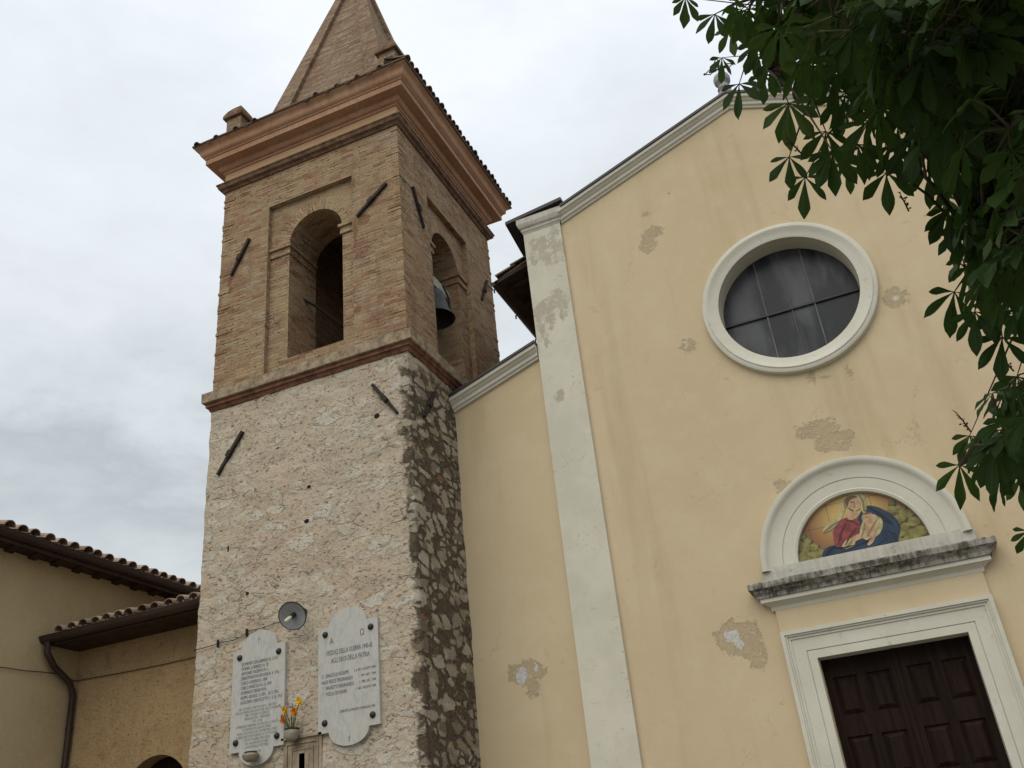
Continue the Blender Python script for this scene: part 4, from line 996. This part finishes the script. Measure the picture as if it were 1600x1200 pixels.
# ================================================================== HOUSE ON THE LEFT
HX = -13.9
house = thing('plastered_house', 'tan plastered house with brown gutter and clay tile eave at the left', 'house', (HX-4, 10, GZ))
mb = MB(); mb.box(HX-9, HX, 2.5, 24, GZ, 6.05); mb.build('wall', HOUSE, house)
mb = MB(); er, eaz = .42, 6.16
mb.hexa([V((HX+er, 2.2, eaz-.02)), V((HX+er, 24.3, eaz-.02)), V((HX-4.5, 24.3, eaz+1.75)), V((HX-4.5, 2.2, eaz+1.75))], [V((HX+er, 2.2, eaz+.03)), V((HX+er, 24.3, eaz+.03)), V((HX-4.5, 24.3, eaz+1.80)), V((HX-4.5, 2.2, eaz+1.80))])
mb.hexa([V((HX-9.5, 2.2, eaz-.02)), V((HX-9.5, 24.3, eaz-.02)), V((HX-4.5, 24.3, eaz+1.75)), V((HX-4.5, 2.2, eaz+1.75))], [V((HX-9.5, 2.2, eaz+.03)), V((HX-9.5, 24.3, eaz+.03)), V((HX-4.5, 24.3, eaz+1.80)), V((HX-4.5, 2.2, eaz+1.80))])
for q in mb.uv: pass
coppi(mb, V((HX+er+.05, 2.3, eaz+.03)), V((0, 1, 0)), V((-1, 0, .357)), 22, 2.2, pitch=.29, r=.115, jit=.022)
mb.build('roof', TILE, house)
mb = MB()
k = 0
while 2.6+k*.5 < 24:
    y = 2.6+k*.5; mb.hexa([V((HX, y, 5.985)), V((HX, y+.17, 5.985)), V((HX+.33, y+.17, 6.06)), V((HX+.33, y, 6.06))], [V((HX, y, 6.02)), V((HX, y+.17, 6.02)), V((HX+.36, y+.17, 6.12)), V((HX+.36, y, 6.12))]); k += 1
mb.hexa([V((HX, 2.4, 6.03)), V((HX, 24, 6.03)), V((HX+.4, 24, 6.11)), V((HX+.4, 2.4, 6.11))], [V((HX, 2.4, 6.07)), V((HX, 24, 6.07)), V((HX+.4, 24, 6.14)), V((HX+.4, 2.4, 6.14))])
mb.build('eave_bracket', SOFFIT, house)
def gutter(mb, p0, p1, out, r=.085):
    p0, p1, out = V(p0), V(p1), V(out)
    for rr in (r, r-.006):
        rows = [[p-out*rr*math.cos(PI*k/10)+V((0, 0, -rr*1.05*math.sin(PI*k/10))) for k in range(11)] for p in (p0, p1)]
        mb.quadstrip(rows)
        if rr == r: mb.face(rows[0]); mb.face(rows[1])
    mb.tube([p0+out*r, p1+out*r], .012, 6)
mb = MB(); gutter(mb, (HX+er+.085, 2.2, 6.14), (HX+er+.085, 24.3, 6.14), (1, 0, 0), .10)
mb.box(HX+er+.0, HX+er+.03, 2.2, 24.3, 5.98, 6.17)
mb.build('gutter', GUTTER, house)
# annex between the house and the tower
AY0 = 13.0
annex = thing('rough_annex', 'low rough-plastered annex with tiled eave between the house and the stone tower', 'annex', (-11.85, AY0, GZ))
mb = MB()
al = arch_loop(-12.55, -11.15, GZ, 1.80, 24)
mb.poly([(HX+.002, GZ-.05), (TX0+.1, GZ-.05), (TX0+.1, 4.62), (HX+.002, 4.62)], [[(a, max(b, GZ-.02)) for a, b in al]], lambda a, b: V((a, AY0, b)))
for i in range(len(al)-1): mb.face([V((al[i][0], AY0, al[i][1])), V((al[i+1][0], AY0, al[i+1][1])), V((al[i+1][0], AY0+.45, al[i+1][1])), V((al[i][0], AY0+.45, al[i][1]))])
mb.build('wall', ANNEX, annex)
mb = MB(); mb.poly(al, [], lambda a, b: V((a, AY0+.3, b))); mb.build('arch_door', WOOD, annex)
mb = MB(); ey, ez2 = 12.27, 4.68
mb.hexa([V((HX+.01, ey, ez2)), V((TX0-.002, ey, ez2)), V((TX0-.002, AY0+2.2, ez2+.85)), V((HX+.01, AY0+2.2, ez2+.85))], [V((HX+.01, ey, ez2+.04)), V((TX0-.002, ey, ez2+.04)), V((TX0-.002, AY0+2.2, ez2+.89)), V((HX+.01, AY0+2.2, ez2+.89))])
coppi(mb, V((HX+.35, ey-.05, ez2+.03)), V((1, 0, 0)), V((0, 1, .29)), TX0-HX-.42, 2.9, pitch=.265, r=.105, jit=.02)
mb.build('roof', TILE, annex)
mb = MB(); gutter(mb, (HX+.012, ey-.085, ez2-.01), (TX0-.03, ey-.085, ez2-.01), (0, -1, 0), .105)
mb.box(HX+.012, TX0-.03, ey-.01, ey+.02, ez2-.14, ez2+.005)
mb.build('gutter', GUTTER, annex)
mb = MB(); mb.tube([(HX+.13, ey-.085, ez2-.10), (HX+.13, ey-.08, ez2-.28), (HX+.13, ey+.12, ez2-.50), (HX+.12, AY0-.22, ez2-.72), (HX+.10, AY0-.10, ez2-.90), (HX+.10, AY0-.09, 2.9), (HX+.10, AY0-.09, GZ)], .055, 12)
for z in (3.2, 1.2): mb.lathe([(.055, -.02), (.064, -.02), (.064, .02), (.055, .02)], (HX+.10, AY0-.09, z), n=12)
dp = mb.build('downpipe', GUTTER, annex, smooth=True)
mb = MB(); mb.box(HX+.02, TX0-.01, ey+.02, AY0, ez2-.12, ez2-.06)
mb.build('soffit', SOFFIT, annex)
# cable over the two house walls
mb = MB()
pts = [(HX+.025, 9.0, 4.13)]+[(HX+.025, 9.0+k*.36, 4.13-.10*math.sin(PI*k/11)+.01*(k % 2)) for k in range(1, 11)]+[(HX+.03, AY0-.03, 4.03)]
pts += [(HX+.03+(TX0-HX-.03)*k/8, AY0-.025, 4.03-.045*math.sin(PI*k/8)+(.0)) for k in range(1, 9)]
mb.tube(pts, .0075, 6); tag(mb.build('cable', BOLT, loc=(HX, AY0, 4.1)), 'thin dark cable running round the corner of the tan house and annex walls', 'cable')

# ================================================================== CHESTNUT TREE
def m_leaf():
    g = G('chestnut_leaf'); u0 = g.sep(g.uv()); cell = g.math('FLOOR', g.math('MULTIPLY', g.math('ADD', u0[0], 2.), .25))
    u = (g.math('SUBTRACT', u0[0], g.math('MULTIPLY', cell, 4.)), u0[1]); tone = g.math('MULTIPLY', cell, .125)
    n_ = g.noise(2.3, 3, .6)
    veins = g.math('FRACT', g.math('MULTIPLY', g.math('SUBTRACT', u[1], g.math('MULTIPLY', g.math('ABSOLUTE', u[0]), .55)), 11.))
    vn = g.math('MULTIPLY', g.ramp(g.math('ABSOLUTE', g.math('SUBTRACT', veins, .5)), .36, .5), .28)
    mid = g.ramp(g.math('ABSOLUTE', u[0]), .09, .03, 0, .55)
    col = g.mix(g.ramp(n_, .35, .65), (.017, .040, .009), (.030, .062, .013))
    rl = g.n('ShaderNodeObjectInfo').outputs['Random']
    col = g.mix(g.ramp(tone, .55, 1., 0, .75), col, (.050, .080, .016)); col = g.mix(g.ramp(tone, .35, 0., 0, .6), col, (.010, .026, .008))
    spot = g.noise(38, 3, .8); col = g.mix(g.ramp(spot, .70, .76, 0, .6), col, (.075, .060, .020))
    col = g.mix(g.math('MAXIMUM', vn, mid), col, (.050, .085, .026))
    tr = g.n('ShaderNodeBsdfTranslucent', {'Color': g.mix(vn, (.10, .19, .025), (.06, .12, .018))})
    g.done(col, .6, g.bump(veins, .002, .4), .12)
    ms = g.n('ShaderNodeMixShader', {0: .15, 1: g.b.outputs[0], 2: tr.outputs[0]})
    g.nt.links.new(ms.outputs[0], g.nt.nodes['Material Output'].inputs['Surface'])
    return g.m
LEAF = m_leaf()
BARK = m_plain('chestnut_bark', (.075, .058, .042), .95, .4, .1, sc=9, bump=.02)
TWIG = m_plain('green_brown_twig', (.060, .050, .026), .85, .3, .2, sc=20, bump=0)
tr_ = random.Random(23)
leafV, leafF, leafUV = [], [], []
PROFL = [(0, .010), (.14, .026), (.32, .068), (.5, .118), (.64, .150), (.76, .155), (.87, .105), (.95, .042), (1.0, .003)]
TONE = [0]
def leaflet(base, d, nrm, L, wid=1., droop=.25):
    d = d.normalized(); nrm = (nrm-d*nrm.dot(d)).normalized(); s = d.cross(nrm)
    i0 = len(leafV); cup = tr_.uniform(.05, .55); tw = tr_.uniform(-.6, .6); ph = tr_.random()*6
    for t, wv in PROFL:
        c = base+d*(L*t)+V((0, 0, -1))*(droop*L*t*t*.5)
        ww = wv*L*wid*(1+.07*math.sin(t*38+ph))
        s_ = (s*math.cos(tw*t)+nrm*math.sin(tw*t))
        rip = .012*L*math.sin(t*16+ph)
        leafV.extend([c-s_*ww+nrm*(ww*cup+rip), c, c+s_*ww+nrm*(ww*cup-rip)])
    for k in range(len(PROFL)-1):
        a = i0+k*3
        t0, t1 = PROFL[k][0], PROFL[k+1][0]
        leafF.append((a, a+1, a+4, a+3)); o_ = 4*TONE[0]; leafUV.append(((o_-1, t0), (o_, t0), (o_, t1), (o_-1, t1)))
        leafF.append((a+1, a+2, a+5, a+4)); leafUV.append(((o_, t0), (o_+1, t0), (o_+1, t1), (o_, t1)))
def leaf_(hub, d, nrm, L, n=None, spread=None):
    """a palmate leaf: leaflets fan out from the hub round direction d"""
    d = d.normalized(); nrm = (nrm-d*nrm.dot(d)).normalized(); s = d.cross(nrm); TONE[0] = tr_.randrange(8)
    n = n or tr_.choice((5, 6, 7, 7)); spread = spread or tr_.uniform(1.5, 2.0)
    for k in range(n):
        u = (k/(n-1)-.5)*2
        an = u*spread+tr_.uniform(-.09, .09)
        dd = d*math.cos(an)+s*math.sin(an)-nrm*tr_.uniform(-.05, .25)
        leaflet(hub, dd, nrm, L*(1-.42*abs(u)**1.4)*tr_.uniform(.9, 1.08), tr_.uniform(.9, 1.12), tr_.uniform(.1, .45))
petV = MB()
def petiole(a, b, r0=.0028, r1=.002):
    m_ = a.lerp(b, .5)+V((0, 0, .02)); petV.tube([a, m_, b], [r0, r0, r1], 4, False)
clusters = []
def img_vec(dx, dy):                                  # picture-plane direction in the world
    return (rt*dx-up*dy).normalized()
DOWN = V((0, 0, -1))
# outer sprays of the crown; each is a leaf at its own distance, 2.4 to 4.5 m away
EDGE = [(1071, -4, 40, -.1, 1), (1117, 22, 46, -.35, 1), (1142, 46, 40, .05, 1), (1128, 90, 33, -.15, 1), (1155, 131, 48, -.05, 1), (1194, 118, 42, -.05, 1), (1232, 161, 60, .0, 1), (1264, 119, 46, .1, 1),
        (1233, 245, 47, -.2, 1), (1258, 277, 50, -.1, 1), (1323, 256, 40, .1, 1), (1356, 188, 68, -.05, 1), (1385, 270, 54, -.05, 1), (1426, 212, 66, -.2, 1), (1456, 207, 66, .05, 1), (1505, 175, 66, -.1, 1), (1452, 264, 54, -.2, 1),
        (1476, 308, 34, -.2, 1), (1482, 326, 58, -.05, 1), (1523, 368, 56, -.1, 1), (1491, 456, 60, -.45, 1), (1504, 405, 42, .2, 1), (1523, 487, 56, -.1, 1), (1566, 527, 54, -.15, 1), (1589, 588, 46, -.4, 1),
        (1515, 681, 40, -.2, 1), (1499, 727, 50, -.3, 1), (1554, 694, 62, -.2, 1), (1582, 717, 50, -.1, 1), (1599, 744, 42, -.2, 1), (1537, 686, 40, .9, 1), (1572, 655, 56, -.2, 1), (1604, 650, 60, .0, 1), (1607, 830, 36, -.3, 1), (1590, 690, 62, .2, 1),
        (1290, 205, 60, -.3, 1), (1300, 235, 58, .1, 1), (1310, 150, 55, -.1, 1), (1395, 225, 60, .2, 1), (1340, 225, 55, 0, 1), (1225, 60, 48, -.2, 1), (1180, 70, 44, .1, 1), (1170, 20, 42, -.2, 1), (1205, 95, 46, .2, 1), (1250, 100, 50, -.3, 1), (1560, 470, 58, .1, 1), (1545, 430, 60, -.1, 1), (1590, 480, 60, .1, 1), (1500, 350, 55, .1, 1)]
view = fw
for x, y, lp, ang, _ in EDGE:
    dr = px_dir(x, y); L = tr_.uniform(.115, .15); dist = L*FOC/lp*.97
    hub = dr*dist
    d = img_vec(math.sin(ang), math.cos(ang)); d = (d*.85+DOWN*.35).normalized()
    nr = (-dr+rt*tr_.uniform(-.35, .35)+up*tr_.uniform(-.3, .3)).normalized()
    leaf_(hub, d, nr, L, n=tr_.choice((5, 5, 5, 6, 7)), spread=tr_.uniform(1.15, 1.65))
    clusters.append((hub, .10))
FILL1 = [(1150, -40), (1160, 40), (1215, 85), (1290, 100), (1310, 170), (1290, 205), (1350, 215), (1420, 215), (1480, 270), (1510, 330), (1520, 400), (1545, 450), (1580, 500), (1640, 560), (1680, 560), (1680, -60)]
FILL2 = [(1530, 705), (1560, 668), (1600, 640), (1650, 640), (1650, 740), (1590, 722), (1550, 715)]
def inpoly(p, L):
    c = False; x, y = p
    for i in range(len(L)):
        (x1, y1), (x2, y2) = L[i], L[i-1]
        if (y1 > y) != (y2 > y) and x < (x2-x1)*(y-y1)/(y2-y1)+x1: c = not c
    return c
def whorl(c, n, L):
    """a twig end carrying several drooping leaves"""
    clusters.append((c, 0)); a0 = tr_.random()*6
    for k in range(n):
        a = a0+2*PI*k/n+tr_.uniform(-.4, .4); out = V((math.cos(a), math.sin(a), tr_.uniform(-.35, .25)))
        hub = c+out*tr_.uniform(.07, .15); petiole(c, hub)
        d = (out*.75+DOWN*tr_.uniform(.5, 1.1)).normalized(); nr = (out*.8-DOWN*.7+V((tr_.uniform(-.3, .3), tr_.uniform(-.3, .3), 0)))
        leaf_(hub, d, nr, L*tr_.uniform(.8, 1.15))
cnt = 0
while cnt < 265:
    x, y = tr_.uniform(1140, 1680), tr_.uniform(-60, 580)
    if not inpoly((x, y), FILL1): continue
    # far leaves look smaller, so let them come nearer the outline than near ones
    dist = tr_.choice((tr_.uniform(2.3, 3.2), tr_.uniform(3., 4.2), tr_.uniform(4., 6.)))
    m_ = 150/dist
    if not all(inpoly(q, FILL1) for q in ((x-m_, y+m_*.3), (x, y+m_*1.5), (x-m_*.5, y+m_))): 
        if dist < 4.2 or not inpoly((x-20, y+32), FILL1): continue
    whorl(px_dir(x, y)*dist, tr_.choice((3, 4, 5)), .112); cnt += 1
cnt = 0
FILL3 = [(1590, 530), (1680, 540), (1680, 720), (1580, 700), (1600, 640), (1586, 600)]
while cnt < 14:
    x, y = tr_.uniform(1570, 1680), tr_.uniform(530, 720)
    if inpoly((x, y), FILL3): whorl(px_dir(x, y)*tr_.uniform(3.2, 4.8), tr_.choice((3, 4)), .11); cnt += 1
cnt = 0
while cnt < 6:
    x, y = tr_.uniform(1500, 1660), tr_.uniform(640, 760)
    if inpoly((x, y), FILL2): whorl(px_dir(x, y)*tr_.uniform(3., 3.8), 3, .11); cnt += 1
# the rest of the crown, beyond the right and upper edges of the picture
cen, rad = V((3.5, 3.3, 4.3)), V((3.4, 3.2, 2.6))
cnt = 0
while cnt < 330:
    q = V((tr_.uniform(-1, 1), tr_.uniform(-1, 1), tr_.uniform(-1, 1)))
    if not .35 < q.length < 1: continue
    p = V((cen.x+q.x*rad.x, cen.y+q.y*rad.y, cen.z+q.z*rad.z))
    s_ = to_px(p)
    if s_ and -150 < s_[0] < 1700 and -150 < s_[1] < 1300: continue
    whorl(p, tr_.choice((3, 4, 4, 5)), .14); cnt += 1

TB = V((4.3, 3.6, GZ))
tree = thing('chestnut_tree', 'dark green chestnut tree with hand-shaped leaves overhanging the upper right of the church front', 'tree', TB)
mb = MB()
def path(pts, it=2):
    pts = [V(p) for p in pts]
    for _ in range(it):
        q = [pts[0]]
        for i in range(len(pts)-1): q += [pts[i].lerp(pts[i+1], .25), pts[i].lerp(pts[i+1], .75)]
        pts = q+[pts[-1]]
    return pts
def limb(mb, pts, r0, r1, n=10):
    p = path(pts); mb.tube(p, [r0+(r1-r0)*i/(len(p)-1) for i in range(len(p))], n); return p
limb(mb, [TB+V((0, 0, -.05)), TB+V((.03, .02, .9)), TB+V((-.04, .05, 2.0)), TB+V((.05, 0, 3.2)), TB+V((.1, .05, 4.6)), TB+V((.0, .1, 6.2)), TB+V((.1, .0, 7.6))], .24, .05, 16)
mb.build('trunk', BARK, tree, smooth=True)
LIMBS = [[TB+V((-.02, .03, 2.5)), TB+V((-.9, .0, 3.3)), px_dir(1610, 230)*4.2, px_dir(1500, 150)*4.0, px_dir(1390, 165)*3.9, px_dir(1290, 118)*3.8, px_dir(1200, 108)*3.7],
         [TB+V((-.02, .03, 3.3)), TB+V((-1., -.2, 4.1)), px_dir(1560, 20)*4.4, px_dir(1420, 30)*4.2, px_dir(1290, 20)*4.0, px_dir(1180, -5)*3.9],
         [TB+V((-.02, .03, 2.0)), TB+V((-.8, -.1, 2.5)), px_dir(1690, 400)*3.8, px_dir(1600, 400)*3.6, px_dir(1540, 400)*3.5],
         [TB+V((-.02, .03, 1.9)), TB+V((-.9, .1, 2.2)), px_dir(1720, 620)*3.6, px_dir(1640, 640)*3.5, px_dir(1570, 680)*3.4, px_dir(1500, 726)*3.35],
         [TB+V((0, 0, 3.0)), TB+V((.9, .5, 4.2)), TB+V((1.9, .9, 5.2))], [TB+V((0, 0, 3.4)), TB+V((.3, 1.0, 4.6)), TB+V((.6, 2.0, 5.6))],
         [TB+V((0, 0, 3.2)), TB+V((.5, -1.0, 4.2)), TB+V((.8, -2.2, 5.0))], [TB+V((0, 0, 3.9)), TB+V((-1.0, -.9, 5.2)), TB+V((-2.0, -1.6, 6.0))], [TB+V((0, 0, 4.6)), TB+V((-.8, .5, 6.0)), TB+V((-1.6, 1.0, 7.0))], [TB+V((0, 0, 2.8)), TB+V((-.6, .9, 3.9)), px_dir(1500, 60)*5.6, px_dir(1400, 90)*5.6]]
nodes = []
for i, l in enumerate(LIMBS):
    l = [l[0]]+[q+V((tr_.uniform(-.1, .1), tr_.uniform(-.1, .1), tr_.uniform(-.13, .16))) for q in l[1:3]]+l[3:]
    lm = MB(); p = limb(lm, l, .062 if i != 3 else .042, .006, 8); nodes += [(q, i) for q in p]
    for q in p[len(p)//6:]:
        for _ in range(2 if i < 4 else 1):
            c = q+V((tr_.gauss(0, .3), tr_.gauss(0, .3), tr_.gauss(.08, .25))); s_ = to_px(c)
            if s_ and -150 < s_[0] < 1690 and -150 < s_[1] < 1300: continue
            whorl(c, tr_.choice((4, 4, 5, 6)), .125)
    lm.build('limb', BARK, tree, smooth=True)
tws = {}
for c, _ in clusters:
    b, li = min(nodes, key=lambda q: (q[0]-c).length_squared+max(0, .3*(c.z-q[0].z)))
    tw = tws.setdefault(li, MB())
    dv = c-b
    m_ = b+dv*.5+V((0, 0, .06*dv.length))+V((tr_.uniform(-.05, .05), tr_.uniform(-.05, .05), 0))*dv.length
    tw.tube([b, b.lerp(m_, .6), m_, m_.lerp(c, .6), c], [.008, .006, .0045, .003, .002], 5, False)
for tw in tws.values(): tw.build('twigs', TWIG, tree, smooth=True)
petV.build('leaf_stalks', TWIG, tree)
me = bpy.data.meshes.new('crown'); me.from_pydata([v-TB for v in leafV], [], leafF); me.materials.append(LEAF)
ul = me.uv_layers.new(name='UVMap'); ul.data.foreach_set('uv', [c for f in leafUV for q in f for c in q])
me.polygons.foreach_set('use_smooth', [True]*len(me.polygons))
o = bpy.data.objects.new('crown', me); COL.objects.link(o); o.parent = tree
print('leaf faces', len(leafF))
# dried flower stalks standing out of the leaves
DRY = m_plain('dry_flower_stalk', (.10, .060, .030), .9, .4, .1, sc=30, bump=0)
for (x0, y0, x1, y1, dd) in ((1517, 675, 1493, 643, 3.3), (1562, 645, 1548, 620, 3.3), (1584, 580, 1569, 566, 3.4), (1512, 120, 1462, 82, 2.6), (1500, 140, 1485, 118, 2.7), (1252, 240, 1228, 216, 3.1), (1510, 420, 1500, 412, 3.4), (1505, 395, 1486, 385, 3.3), (1330, 145, 1318, 118, 3.3), (1420, 330, 1405, 300, 3.2)):
    a, b = px_dir(x0, y0)*dd, px_dir(x1, y1)*(dd-.03); sm = MB(); sm.tube([a, a.lerp(b, .5)+V((0, 0, .004)), b], [.003, .0024, .001], 5)
    dv = (b-a); n_ = int(8+dv.length*90)
    for k in range(n_):
        t = .12+.88*k/n_; p = a.lerp(b, t); s_ = V((tr_.uniform(-1, 1), tr_.uniform(-1, 1), tr_.uniform(-.6, 1)))
        e_ = p+(s_.normalized()*.7+dv.normalized()*.5)*tr_.uniform(.008, .02)*(1.2-t*.5)
        sm.tube([p, e_], [.0013, .0009], 4)
        if tr_.random() < .3: sm.lathe([(0, -.004), (.0042, 0), (0, .004)], e_, n=6)
    sm.build('flower_stalk', DRY, tree)
for o in list(bpy.data.objects):
    if '_w' in o: del o['_w']
